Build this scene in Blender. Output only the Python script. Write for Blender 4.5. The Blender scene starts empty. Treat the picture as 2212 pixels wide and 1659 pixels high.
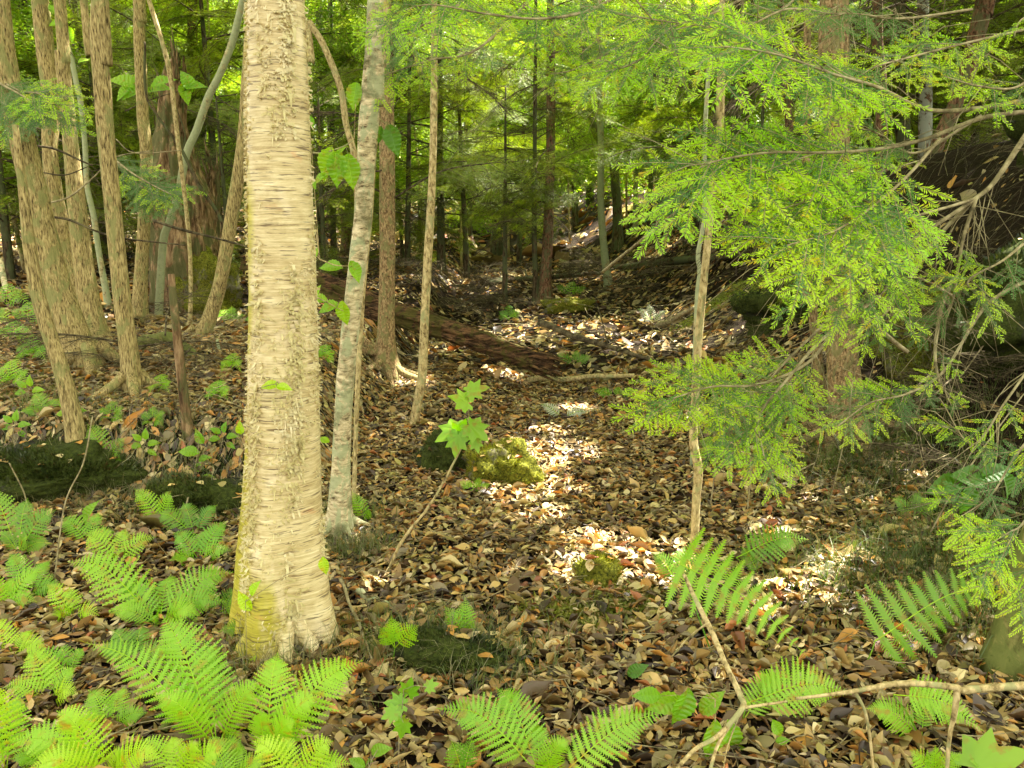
import bpy, math, random
import numpy as np
from mathutils import Vector, Matrix, noise as mn
random.seed(11); rng = np.random.default_rng(11)
R = math.radians
C = bpy.context.scene.collection
scene = bpy.context.scene

# ------------------------------------------------------------------ camera, world, sun, exposure
CAMZ = 1.55; PITCH = R(12.0); HFOV = R(66)
cam_d = bpy.data.cameras.new('camera'); cam = bpy.data.objects.new('camera', cam_d); C.objects.link(cam)
cam.location = (0, 0, CAMZ); cam.rotation_euler = (R(90) - PITCH, 0, 0)
cam_d.sensor_width = 36; cam_d.lens = 18 / math.tan(HFOV / 2); cam_d.clip_start = 0.05; cam_d.clip_end = 600
scene.camera = cam
SUN = Vector((0.42, 0.30, 0.86)).normalized()
sun_elev = math.asin(SUN.z); sun_az = math.atan2(SUN.x, SUN.y)
w = bpy.data.worlds.new('World'); scene.world = w; w.use_nodes = True
nt = w.node_tree; nt.nodes.clear()
wo = nt.nodes.new('ShaderNodeOutputWorld'); bg = nt.nodes.new('ShaderNodeBackground')
sky = nt.nodes.new('ShaderNodeTexSky'); sky.sky_type = 'NISHITA'; sky.sun_disc = False
sky.sun_elevation = sun_elev; sky.sun_rotation = sun_az; sky.dust_density = 3.0; sky.air_density = 1.0
hs = nt.nodes.new('ShaderNodeHueSaturation'); hs.inputs['Saturation'].default_value = 0.25
tint = nt.nodes.new('ShaderNodeMix'); tint.data_type = 'RGBA'; tint.blend_type = 'MULTIPLY'; tint.inputs[0].default_value = 1
tint.inputs[7].default_value = (1.0, 0.92, 0.70, 1)
nt.links.new(sky.outputs[0], hs.inputs['Color']); nt.links.new(hs.outputs[0], tint.inputs[6])
nt.links.new(tint.outputs[2], bg.inputs[0]); nt.links.new(bg.outputs[0], wo.inputs[0])
bg.inputs[1].default_value = 0.12
sl = bpy.data.lights.new('sun', 'SUN'); sl.energy = 4.8; sl.angle = R(0.5); sl.color = (1.0, 0.93, 0.82)
so = bpy.data.objects.new('sun', sl); C.objects.link(so); so.rotation_euler = SUN.to_track_quat('Z', 'Y').to_euler()
scene.view_settings.view_transform = 'Standard'; scene.view_settings.look = 'None'
scene.view_settings.gamma = 1.0; scene.view_settings.exposure = 2.95; scene.view_settings.use_curve_mapping = False
cy = scene.cycles
cy.max_bounces = 7; cy.diffuse_bounces = 4; cy.transmission_bounces = 4; cy.glossy_bounces = 2; cy.transparent_max_bounces = 4
cy.caustics_reflective = False; cy.caustics_refractive = False; cy.sample_clamp_indirect = 6

# ------------------------------------------------------------------ geometry of the place
F = 1106 / math.tan(HFOV / 2)
FW = Vector((0, math.cos(PITCH), -math.sin(PITCH))); UP = Vector((0, math.sin(PITCH), math.cos(PITCH)))
CAM = Vector((0, 0, CAMZ))
def S(t):
    t = np.clip(t, 0, 1); return t * t * (3 - 2 * t)
_r = np.random.default_rng(5)
WAV = [(f * math.cos(a), f * math.sin(a), p, 1 / f) for f, a, p in zip(np.geomspace(0.7, 14, 22), _r.uniform(0, 6.28, 22), _r.uniform(0, 6.28, 22))]
def H(x, y):
    x = np.asarray(x, float); y = np.asarray(y, float)
    d = np.maximum(0, y - 9); h = np.where(d < 40, 0.0029 * d * d, 4.64 + 0.03 * (d - 40))
    h = h + 0.36 * S((-x - 0.95) / 0.55) * S((y - 3.85) / 0.45) + 0.35 * S((-x - 3.0) / 3.0) * S((y - 3.5) / 3)
    h = h + 1.5 * S((x - 2.7) / 2.2) * S((y - 3.4) / 2.0) * (1 - 0.6 * S((y - 9) / 6)) + 0.5 * S((x - 1.9) / 1.5) * S((y - 3.2) / 1.5)
    h = h + 0.12 * S((x - 1.3) / 2) - 0.07 * np.exp(-((x - 0.35 - 0.04 * y) / 0.8) ** 2)
    n = 0
    for a, b, p, s in WAV: n = n + s * np.sin(a * x + b * y + p)
    return h + 0.028 * n * (0.6 + 0.4 * S((y - 4) / 4)) + 0.25 * S((y - 14) / 20) * np.sin(0.35 * x + 0.2 * y + 1) - H0
H0 = 0.0; H0 = float(H(0, 0))
def hh(x, y): return float(H(x, y))
def ray(dx, dy): return FW + Vector((1, 0, 0)) * ((dx - 1106) / F) + UP * ((829.5 - dy) / F)
def P(dx, dy, Y):
    r = ray(dx, dy); return CAM + r * (Y / r.y)
def G(dx, dy, ymax=70):
    r = ray(dx, dy); t0 = 0.5; t = 0.5
    while t < ymax:
        p = CAM + r * t
        if p.z < hh(p.x, p.y):
            lo, hi = t0, t
            for _ in range(18):
                m = (lo + hi) / 2; p = CAM + r * m
                if p.z < hh(p.x, p.y): hi = m
                else: lo = m
            return p
        t0 = t; t += 0.04 + t * 0.01
    return CAM + r * ymax
def depth(p): return (p - CAM).dot(FW)
def wr(p, wd): return wd / 2 * depth(p) / F      # half a width seen at p, in metres

# ------------------------------------------------------------------ materials
def newmat(name):
    m = bpy.data.materials.new(name); m.use_nodes = True; t = m.node_tree; t.nodes.clear()
    o = t.nodes.new('ShaderNodeOutputMaterial'); return m, t, o
def nz(t, scale, detail=5, rough=0.55, vec=None, sc=None, dist=0, rot=0):
    n = t.nodes.new('ShaderNodeTexNoise'); n.inputs['Scale'].default_value = scale; n.inputs['Detail'].default_value = detail
    n.inputs['Roughness'].default_value = rough; n.inputs['Distortion'].default_value = dist
    tc = t.nodes.new('ShaderNodeTexCoord'); mp = t.nodes.new('ShaderNodeMapping')
    m0 = t.nodes.new('ShaderNodeMapping'); m0.inputs['Rotation'].default_value = (0, 0.22 if rot else 0, rot); t.links.new(tc.outputs['Object'], m0.inputs[0]); t.links.new(m0.outputs[0], mp.inputs[0]); t.links.new(mp.outputs[0], n.inputs['Vector'])
    if sc: mp.inputs['Scale'].default_value = sc
    return n.outputs[0]
def ramp(t, src, stops):
    r = t.nodes.new('ShaderNodeValToRGB'); e = r.color_ramp.elements
    while len(e) > 1: e.remove(e[-1])
    e[0].position = stops[0][0]; c = stops[0][1]; e[0].color = (*c, 1) if len(c) == 3 else c
    for p, c in stops[1:]:
        q = e.new(p); q.color = (*c, 1)
    t.links.new(src, r.inputs[0]); return r.outputs[0]
def mix(t, a, b, f, mode='MIX'):
    m = t.nodes.new('ShaderNodeMix'); m.data_type = 'RGBA'; m.blend_type = mode
    for v, i in ((f, 0), (a, 6), (b, 7)):
        if isinstance(v, (int, float)): m.inputs[i].default_value = v
        elif isinstance(v, tuple): m.inputs[i].default_value = (*v, 1)
        else: t.links.new(v, m.inputs[i])
    return m.outputs[2]
def mth(t, op, a, b=0.5):
    m = t.nodes.new('ShaderNodeMath'); m.operation = op
    for v, i in ((a, 0), (b, 1)):
        if isinstance(v, (int, float)): m.inputs[i].default_value = v
        else: t.links.new(v, m.inputs[i])
    return m.outputs[0]
def surf(t, o, col, rough=0.9, bump=None, bd=0.01, bs=1.0, spec=0.3):
    b = t.nodes.new('ShaderNodeBsdfPrincipled'); b.inputs['Roughness'].default_value = rough
    b.inputs['Specular IOR Level'].default_value = spec
    if isinstance(col, tuple): b.inputs['Base Color'].default_value = (*col, 1)
    else: t.links.new(col, b.inputs['Base Color'])
    if bump is not None:
        bn = t.nodes.new('ShaderNodeBump'); bn.inputs['Distance'].default_value = bd; bn.inputs['Strength'].default_value = bs
        t.links.new(bump, bn.inputs['Height']); t.links.new(bn.outputs[0], b.inputs['Normal'])
    t.links.new(b.outputs[0], o.inputs[0]); return b
def K(r, g, b): return (r, g, b)
def bark(name, dark, mid, light, vscale=(60, 60, 9), lichen=None, lam=0.0, lsc=5, bd=0.006, moss=None, rot=0):
    m, t, o = newmat(name)
    a = nz(t, 1, 6, 0.65, sc=vscale, dist=0.4, rot=rot); g = nz(t, 7, 3)
    c = ramp(t, a, [(0.34, dark), (0.47, mid), (0.62, light)])
    c = mix(t, c, (0.55, 0.55, 0.52), ramp(t, g, [(0.3, (0, 0, 0)), (0.75, (0.9, 0.9, 0.9))]), 'OVERLAY') if False else mix(t, c, mix(t, c, (1.35, 1.3, 1.15), 1.0, 'MULTIPLY'), g)
    if lichen:
        l = nz(t, lsc, 7, 0.7, sc=(1, 1, 0.6), dist=0.6)
        f = ramp(t, l, [(0.5 - lam * 0.2, (0, 0, 0)), (0.56 - lam * 0.2, (1, 1, 1))])
        c = mix(t, c, mix(t, lichen, (0.7, 0.75, 0.7), g, 'MULTIPLY'), mth(t, 'MULTIPLY', f, 0.8))
    if moss:
        l = nz(t, 4, 6, 0.7)
        f = ramp(t, l, [(0.5, (0, 0, 0)), (0.6, (1, 1, 1))])
        c = mix(t, c, moss, mth(t, 'MULTIPLY', f, 0.75))
    surf(t, o, c, 0.92, a, bd, 1.0, 0.15); return m
def leafmat(name, c1, c2, tr=0.45, tcol=None, rough=0.5, nscale=3.0, attr=False, gloss=0.05):
    m, t, o = newmat(name)
    if attr:
        at = t.nodes.new('ShaderNodeAttribute'); at.attribute_name = 'tint'; c = at.outputs['Color']; tc_ = mix(t, c, (1.3, 1.0, 0.6), 1.0, 'MULTIPLY')
    else:
        oi = t.nodes.new('ShaderNodeObjectInfo'); gm = t.nodes.new('ShaderNodeNewGeometry')
        n = t.nodes.new('ShaderNodeTexNoise'); n.inputs['Scale'].default_value = nscale; n.inputs['Detail'].default_value = 3
        t.links.new(gm.outputs['Position'], n.inputs['Vector'])
        f = mth(t, 'ADD', mth(t, 'MULTIPLY', mth(t, 'SUBTRACT', n.outputs[0], 0.5), 2.2), mth(t, 'MULTIPLY', oi.outputs['Random'], 0.6))
        f = mth(t, 'ADD', f, mth(t, 'MULTIPLY', gm.outputs['Random Per Island'], 0.4))
        mm = t.nodes.new('ShaderNodeClamp'); t.links.new(f, mm.inputs[0])
        c = mix(t, c1, c2, mm.outputs[0]); n2 = t.nodes.new('ShaderNodeTexNoise'); n2.inputs['Scale'].default_value = 28; n2.inputs['Detail'].default_value = 4; t.links.new(gm.outputs['Position'], n2.inputs['Vector']); c = mix(t, c, mix(t, c, (1.3, 0.62, 0.8) if c1[1] > c1[0] else (0.55, 0.5, 0.4), 1.0, 'MULTIPLY'), ramp(t, n2.outputs[0], [(0.56, (0, 0, 0)), (0.70, (1, 1, 1))])); k = tcol or (1.5, 1.5, 0.4); tc_ = mix(t, c, k, 1.0, 'MULTIPLY')
    d = t.nodes.new('ShaderNodeBsdfDiffuse'); tl = t.nodes.new('ShaderNodeBsdfTranslucent'); gl = t.nodes.new('ShaderNodeBsdfGlossy')
    gl.inputs['Roughness'].default_value = rough
    t.links.new(c, d.inputs[0]); t.links.new(tc_, tl.inputs[0])
    m1 = t.nodes.new('ShaderNodeMixShader'); m1.inputs[0].default_value = tr
    m2 = t.nodes.new('ShaderNodeMixShader'); m2.inputs[0].default_value = gloss
    t.links.new(d.outputs[0], m1.inputs[1]); t.links.new(tl.outputs[0], m1.inputs[2])
    t.links.new(m1.outputs[0], m2.inputs[1]); t.links.new(gl.outputs[0], m2.inputs[2]); t.links.new(m2.outputs[0], o.inputs[0])
    return m
M = {}
M['maple_bark'] = bark('maple_bark', (0.03, 0.02, 0.01), (0.29, 0.225, 0.10), (0.52, 0.43, 0.21), (110, 110, 20), lichen=(0.34, 0.34, 0.13), lam=-0.1, lsc=9, bd=0.014)
M['hemlock_bark'] = bark('hemlock_bark', (0.035, 0.02, 0.012), (0.21, 0.14, 0.07), (0.42, 0.31, 0.17), (70, 70, 34), lichen=(0.26, 0.25, 0.10), lam=0.0, lsc=18, bd=0.010)
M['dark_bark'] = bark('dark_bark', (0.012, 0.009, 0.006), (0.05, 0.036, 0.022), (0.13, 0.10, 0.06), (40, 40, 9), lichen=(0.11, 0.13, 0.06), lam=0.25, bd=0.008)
M['red_bark'] = bark('red_bark', (0.02, 0.01, 0.008), (0.11, 0.055, 0.035), (0.24, 0.14, 0.09), (40, 40, 14), lichen=(0.14, 0.15, 0.07), lam=0.1, lsc=16, bd=0.008)
M['sapling_bark'] = bark('sapling_bark', (0.09, 0.065, 0.03), (0.34, 0.27, 0.13), (0.54, 0.45, 0.25), (50, 50, 26), lichen=(0.36, 0.36, 0.17), lam=-0.1, lsc=12, bd=0.003)
M['lichen_bark'] = bark('lichen_bark', (0.06, 0.05, 0.035), (0.30, 0.26, 0.14), (0.46, 0.41, 0.24), (30, 30, 30), lichen=(0.40, 0.45, 0.27), lam=0.5, bd=0.003)
M['young_birch_bark'] = bark('young_birch_bark', (0.07, 0.045, 0.025), (0.44, 0.37, 0.23), (0.68, 0.60, 0.42), (22, 22, 62), lichen=(0.44, 0.48, 0.28), lam=0.1, lsc=14, bd=0.005, moss=(0.12, 0.12, 0.05))
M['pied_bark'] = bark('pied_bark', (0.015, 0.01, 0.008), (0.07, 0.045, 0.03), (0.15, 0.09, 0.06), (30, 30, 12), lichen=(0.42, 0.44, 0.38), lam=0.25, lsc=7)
M['dead_twig'] = bark('dead_twig', (0.10, 0.085, 0.05), (0.22, 0.19, 0.11), (0.36, 0.32, 0.20), (20, 20, 20), bd=0.001)
M['dark_twig'] = bark('dark_twig', (0.02, 0.016, 0.01), (0.06, 0.048, 0.03), (0.14, 0.12, 0.07), (20, 20, 20), bd=0.001)
M['rot_wood'] = bark('rot_wood', (0.006, 0.004, 0.003), (0.045, 0.026, 0.014), (0.20, 0.11, 0.055), (4, 38, 38), lichen=(0.10, 0.09, 0.02), lam=0.05, bd=0.03, rot=R(29))
M['snag_wood'] = bark('snag_wood', (0.02, 0.012, 0.007), (0.14, 0.085, 0.045), (0.34, 0.24, 0.14), (26, 26, 5), lichen=(0.12, 0.13, 0.05), lam=0.15, bd=0.02)
M['mossy_bark'] = bark('mossy_bark', (0.04, 0.035, 0.012), (0.14, 0.13, 0.045), (0.26, 0.24, 0.09), (30, 30, 18), lichen=(0.16, 0.19, 0.05), lam=0.6, bd=0.008)

# the great birch: thin horizontal bands, cream on tan, olive flush, dark dashes
m, t, o = newmat('birch_bark')
a = mth(t, 'ADD', mth(t, 'MULTIPLY', nz(t, 1, 5, 0.7, sc=(7, 7, 130), dist=0.6), 0.65), mth(t, 'MULTIPLY', nz(t, 1, 5, 0.7, sc=(8, 8, 16), dist=0.8), 0.35)); b_ = nz(t, 1, 3, 0.6, sc=(3.5, 3.5, 1.6)); d_ = nz(t, 1, 3, 0.6, sc=(13, 13, 170), dist=0.3); e_ = nz(t, 1, 4, 0.6, sc=(7, 7, 11), dist=0.5)
c = ramp(t, a, [(0.30, (0.17, 0.11, 0.05)), (0.42, (0.48, 0.39, 0.22)), (0.56, (0.68, 0.60, 0.41)), (0.68, (0.86, 0.80, 0.66))])
ol = ramp(t, a, [(0.3, (0.20, 0.17, 0.03)), (0.5, (0.44, 0.40, 0.055)), (0.7, (0.64, 0.58, 0.14))])
tc0 = t.nodes.new('ShaderNodeTexCoord'); sx = t.nodes.new('ShaderNodeSeparateXYZ'); t.links.new(tc0.outputs['Object'], sx.inputs[0])
side = mth(t, 'ADD', mth(t, 'MULTIPLY', sx.outputs[0], -7.0), mth(t, 'MULTIPLY', mth(t, 'SUBTRACT', b_, 0.5), 2.6))
c = mix(t, c, ol, ramp(t, side, [(-0.0, (0, 0, 0)), (0.22, (1, 1, 1))]))
c = mix(t, c, (0.60, 0.27, 0.12), mth(t, 'MULTIPLY', ramp(t, e_, [(0.66, (0, 0, 0)), (0.74, (1, 1, 1))]), 0.5))
c = mix(t, c, (0.88, 0.80, 0.70), mth(t, 'MULTIPLY', ramp(t, nz(t, 1, 3, 0.6, sc=(9, 9, 5)), [(0.58, (0, 0, 0)), (0.70, (1, 1, 1))]), 0.5))
c = mix(t, c, (0.10, 0.065, 0.035), mth(t, 'MULTIPLY', ramp(t, d_, [(0.575, (0, 0, 0)), (0.64, (1, 1, 1))]), 0.8))
c = mix(t, c, (1.08, 1.04, 0.86), 1.0, 'MULTIPLY')
bb = surf(t, o, c, 0.42, mth(t, 'ADD', a, mth(t, 'MULTIPLY', e_, 0.8)), 0.003, 1.0, 0.4)
M['birch_bark'] = m
M['bark_curl'] = leafmat('bark_curl', (0.86, 0.80, 0.56), (0.64, 0.58, 0.28), 0.2, (1.2, 1.0, 0.7), nscale=9, gloss=0.03)

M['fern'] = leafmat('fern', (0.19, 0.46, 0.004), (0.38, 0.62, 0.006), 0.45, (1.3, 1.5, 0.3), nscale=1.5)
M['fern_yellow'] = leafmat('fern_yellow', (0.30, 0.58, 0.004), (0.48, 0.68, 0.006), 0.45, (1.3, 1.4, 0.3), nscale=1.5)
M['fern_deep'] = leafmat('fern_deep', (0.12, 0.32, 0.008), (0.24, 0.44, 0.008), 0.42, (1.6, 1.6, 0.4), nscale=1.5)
M['fern_sun_painted'] = leafmat('fern_sun_painted', (0.42, 0.50, 0.32), (0.55, 0.60, 0.42), 0.3, (1, 1, 0.8))  # sunlight painted in: bleached leaf colour for the fronds in the sun
M['broadleaf'] = leafmat('broadleaf', (0.15, 0.38, 0.006), (0.30, 0.52, 0.010), 0.45, (1.7, 1.6, 0.3))
M['dark_leaf'] = leafmat('dark_leaf', (0.05, 0.16, 0.012), (0.10, 0.25, 0.016), 0.4, (1.6, 1.6, 0.4))
M['far_leaf'] = leafmat('far_leaf', (0.20, 0.34, 0.015), (0.42, 0.54, 0.04), 0.5, (1.2, 1.4, 0.5), nscale=0.8)
M['needle_old'] = leafmat('needle_old', (0.06, 0.17, 0.03), (0.12, 0.27, 0.045), 0.3, (1.4, 1.6, 0.5), nscale=2)
M['needle_new'] = leafmat('needle_new', (0.32, 0.64, 0.005), (0.52, 0.74, 0.008), 0.42, (1.6, 1.5, 0.3), nscale=3)
M['needle_mid'] = leafmat('needle_mid', (0.15, 0.24, 0.014), (0.33, 0.42, 0.03), 0.42, (1.4, 1.5, 0.45), nscale=0.9)
M['needle_far'] = leafmat('needle_far', (0.12, 0.18, 0.012), (0.24, 0.31, 0.02), 0.42, (1.4, 1.5, 0.45), nscale=0.6)
M['litter'] = leafmat('litter', None, None, 0.12, None, 0.45, attr=True, gloss=0.06)
M['moss'] = leafmat('moss', (0.12, 0.15, 0.012), (0.34, 0.34, 0.03), 0.2, (1.3, 1.3, 0.4), nscale=6)
M['moss_dark'] = leafmat('moss_dark', (0.022, 0.04, 0.009), (0.08, 0.105, 0.02), 0.2, (1.3, 1.3, 0.4), nscale=6)
M['dry_grass'] = leafmat('dry_grass', (0.20, 0.19, 0.09), (0.34, 0.32, 0.17), 0.3, (1.2, 1.2, 0.7))
M['grass'] = leafmat('grass', (0.05, 0.085, 0.012), (0.13, 0.19, 0.03), 0.3, (1.5, 1.5, 0.5), nscale=3)
m, t, o = newmat('soil'); a = nz(t, 3, 8, 0.7); b_ = nz(t, 40, 5, 0.7)
c = mix(t, ramp(t, a, [(0.35, (0.012, 0.009, 0.006)), (0.6, (0.02, 0.014, 0.008))]), ramp(t, b_, [(0.4, (0.012, 0.008, 0.006)), (0.66, (0.06, 0.038, 0.02))]), 0.55)
surf(t, o, c, 0.95, b_, 0.03, 1.0, 0.1); M['soil'] = m  # near-black soil: deep shadow among the leaves put into its colour
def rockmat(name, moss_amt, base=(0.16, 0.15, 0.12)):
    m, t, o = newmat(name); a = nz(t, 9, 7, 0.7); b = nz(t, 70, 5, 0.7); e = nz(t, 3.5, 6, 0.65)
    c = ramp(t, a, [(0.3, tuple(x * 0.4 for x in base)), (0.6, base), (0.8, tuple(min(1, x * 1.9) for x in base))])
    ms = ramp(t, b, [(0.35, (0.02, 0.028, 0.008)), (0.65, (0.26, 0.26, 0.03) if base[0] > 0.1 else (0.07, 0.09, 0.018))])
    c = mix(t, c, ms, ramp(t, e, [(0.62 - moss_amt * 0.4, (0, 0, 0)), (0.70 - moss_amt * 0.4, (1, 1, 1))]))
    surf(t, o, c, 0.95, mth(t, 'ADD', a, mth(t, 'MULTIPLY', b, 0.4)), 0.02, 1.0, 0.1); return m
M['rock'] = rockmat('rock', 0.65, (0.22, 0.20, 0.15)); M['dark_shaded_rock'] = rockmat('dark_shaded_rock', 0.65, (0.05, 0.048, 0.04))  # dark mossy stone; shade under the boughs is put into its colour

# ------------------------------------------------------------------ mesh helpers
def thing(name, label, cat, loc=(0, 0, 0), group=None):
    o = bpy.data.objects.new(name, None); C.objects.link(o); o.location = loc; o.empty_display_size = 0.1
    o['label'] = label; o['category'] = cat
    if group: o['group'] = group
    return o
def link(name, me, parent=None, mats=None, kind=None, matrix=None):
    if mats and not me.materials:
        for x in (mats if isinstance(mats, (list, tuple)) else [mats]): me.materials.append(M[x])
    o = bpy.data.objects.new(name, me); C.objects.link(o)
    if parent: o.parent = parent
    if matrix is not None: o.matrix_local = matrix
    if kind: o['kind'] = kind
    return o
def mk(name, V, Fc, mi=None, smooth=True, off=None):
    """V Nx3; Fc list of equal-size index arrays (each MxK)"""
    V = np.asarray(V, float)
    if off is not None: V = V - np.asarray(off)
    me = bpy.data.meshes.new(name)
    Fc = [np.asarray(f, np.int64) for f in Fc if len(f)]
    me.vertices.add(len(V)); me.vertices.foreach_set('co', V.ravel())
    nl = sum(f.size for f in Fc); nf = sum(len(f) for f in Fc)
    me.loops.add(nl); me.polygons.add(nf)
    me.loops.foreach_set('vertex_index', np.concatenate([f.ravel() for f in Fc]).astype(np.int32))
    tot = np.concatenate([np.full(len(f), f.shape[1]) for f in Fc]); st = np.concatenate([[0], np.cumsum(tot)[:-1]])
    me.polygons.foreach_set('loop_start', st.astype(np.int32)); me.polygons.foreach_set('loop_total', tot.astype(np.int32))
    if mi is not None: me.polygons.foreach_set('material_index', np.asarray(mi, np.int32))
    me.polygons.foreach_set('use_smooth', np.full(nf, smooth))
    me.update(calc_edges=True); return me
class Acc:
    def __init__(s): s.V = []; s.Q = []; s.T = []; s.mq = []; s.mt = []; s.n = 0
    def add(s, V, Q=None, T=None, m=0):
        V = np.asarray(V, float).reshape(-1, 3); s.V.append(V)
        if Q is not None and len(Q): s.Q.append(np.asarray(Q) + s.n); s.mq += [m] * len(Q)
        if T is not None and len(T): s.T.append(np.asarray(T) + s.n); s.mt += [m] * len(T)
        s.n += len(V)
    def mesh(s, name, off=None, smooth=True):
        V = np.concatenate(s.V); Fc = []
        if s.Q: Fc.append(np.concatenate(s.Q))
        if s.T: Fc.append(np.concatenate(s.T))
        return mk(name, V, Fc, s.mq + s.mt, smooth, off)
def catmull(pts, n):
    p = np.array(pts, float)
    if len(p) == 2: return np.array([p[0] + (p[1] - p[0]) * u for u in np.linspace(0, 1, n)])
    q = np.vstack([2 * p[0] - p[1], p, 2 * p[-1] - p[-2]]); out = []
    for u in np.linspace(0, len(p) - 1, n):
        i = min(int(u), len(p) - 2); t = u - i; a, b, c, d = q[i:i + 4]
        out.append(0.5 * (2 * b + (c - a) * t + (2 * a - 5 * b + 4 * c - d) * t * t + (3 * b - a - 3 * c + d) * t ** 3))
    return np.array(out)
def tube(pts, rad, sides=8, disp=None, cap=True, ref=None):
    """returns V, Q, T ; disp(pos array, theta) -> radius multiplier"""
    p = np.asarray(pts, float); n = len(p); T = np.gradient(p, axis=0); T /= np.linalg.norm(T, axis=1)[:, None] + 1e-9
    u = np.array(ref if ref is not None else (1, 0, 0), float)
    if abs(T[0] @ u) > 0.9: u = np.array((0, 0, 1.0))
    th = np.linspace(0, 2 * np.pi, sides, endpoint=False); V = np.zeros((n, sides, 3))
    for i in range(n):
        u = u - T[i] * (T[i] @ u); u /= np.linalg.norm(u) + 1e-9; v = np.cross(T[i], u)
        r = rad[i] * (disp(p[i], th, i) if disp else 1)
        V[i] = p[i] + (np.cos(th) * r)[:, None] * u + (np.sin(th) * r)[:, None] * v
    i, j = np.meshgrid(np.arange(n - 1), np.arange(sides), indexing='ij'); k = (j + 1) % sides
    Q = np.stack([i * sides + j, i * sides + k, (i + 1) * sides + k, (i + 1) * sides + j], -1).reshape(-1, 4)
    V = V.reshape(-1, 3); Tt = []
    if cap:
        V = np.vstack([V, p[-1], p[0]]); a = len(V) - 2; b = (n - 1) * sides
        Tt = [[b + j, b + (j + 1) % sides, a] for j in range(sides)] + [[(j + 1) % sides, j, a + 1] for j in range(sides)]
    return V, Q, Tt
def ridged(seed, amp, fth, fz):
    def f(p, th, i):
        return 1 + amp * np.array([mn.noise(Vector((math.cos(a) * fth + seed, math.sin(a) * fth, p[2] * fz + seed))) + 0.5 * mn.noise(Vector((math.cos(a) * fth * 3 + seed, math.sin(a) * fth * 3, p[2] * fz * 2.5))) for a in th])
    return f
def trunk_mesh(path, Y, sides=20, dz=0.05, amp=0.07, fth=4, fz=2.5, flare=0.5, seed=None, top=9.0, base=None, roots=0):
    """path: (dx,dy,width) from top to bottom in photo units; Y number or list. Goes on above the frame to height top."""
    Ys = Y if isinstance(Y, (list, tuple)) else [Y] * len(path)
    P3 = [P(a, b, y) for (a, b, c), y in zip(path, Ys)]; Rr = [wr(p, c) for p, (a, b, c) in zip(P3, path)]
    P3 = P3[::-1]; Rr = Rr[::-1]                       # bottom first
    P3[0] = Vector((P3[0].x, P3[0].y, min(P3[0].z, hh(P3[0].x, P3[0].y)) - 0.06))
    if top and P3[-1].z < top:
        d = (P3[-1] - P3[-2]).normalized(); d = (d + Vector((0, 0, 1.5))).normalized(); L = (top - P3[-1].z) / d.z
        P3.append(P3[-1] + d * L); Rr.append(Rr[-1] * 0.6)
    L = sum((P3[i + 1] - P3[i]).length for i in range(len(P3) - 1)); n = max(6, min(160, int(L / dz)))
    pp = catmull([tuple(p) for p in P3], n); rr = np.interp(np.linspace(0, len(P3) - 1, n), np.arange(len(P3)), Rr)
    z0 = P3[0].z; rr = rr * (1 + flare * np.exp(-np.maximum(0, pp[:, 2] - z0 - 0.05) / (2.0 * Rr[0] + 0.03)))
    sd = seed if seed is not None else random.random() * 100; rd = ridged(sd, amp, fth, fz)
    def disp(p, th, i):
        f = rd(p, th, i)
        if roots: f = f + roots * np.exp(-max(0, p[2] - z0) / (2.2 * Rr[0])) * np.maximum(0, np.cos(th * 5 + sd)) 
        return f
    return tube(pp, rr, sides, disp), Vector((P3[0].x, P3[0].y, hh(P3[0].x, P3[0].y))), pp, rr
def make_trunk(name, label, path, Y, mat, cat='tree', group=None, extra=None, **kw):
    (V, Q, T), b, pp, rr = trunk_mesh(path, Y, **kw)
    th = thing(name, label, cat, b, group); a = Acc(); a.add(V, Q, T)
    link('trunk', a.mesh('trunk', off=b), th, mat); return th, b, pp, rr

# ------------------------------------------------------------------ the ground
def grid_axis(lo, hi, fine_lo, fine_hi, step, grow=1.12):
    a = list(np.arange(fine_lo, fine_hi, step)); s = step; x = fine_lo
    while x > lo: s *= grow; x -= s; a.insert(0, x)
    s = step; x = a[-1]
    while x < hi: s *= grow; x += s; a.append(x)
    return np.array(a)
xs = grid_axis(-160, 160, -7, 7, 0.05); ys = grid_axis(-25, 230, 0.5, 11, 0.05)
X, Yg = np.meshgrid(xs, ys); Z = H(X, Yg)
fine = np.array([[mn.noise(Vector((x * 7, y * 7, 0))) * 0.5 + mn.noise(Vector((x * 22, y * 22, 3))) * 0.25 for x in xs[::1]] for y in ys]) if True else 0
Z = Z + 0.022 * fine
nx, ny = len(xs), len(ys); i, j = np.meshgrid(np.arange(ny - 1), np.arange(nx - 1), indexing='ij')
Q = np.stack([i * nx + j, i * nx + j + 1, (i + 1) * nx + j + 1, (i + 1) * nx + j], -1).reshape(-1, 4)
ground = link('ground', mk('ground', np.stack([X, Yg, Z], -1).reshape(-1, 3), [Q]), None, 'soil', 'structure')

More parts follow.
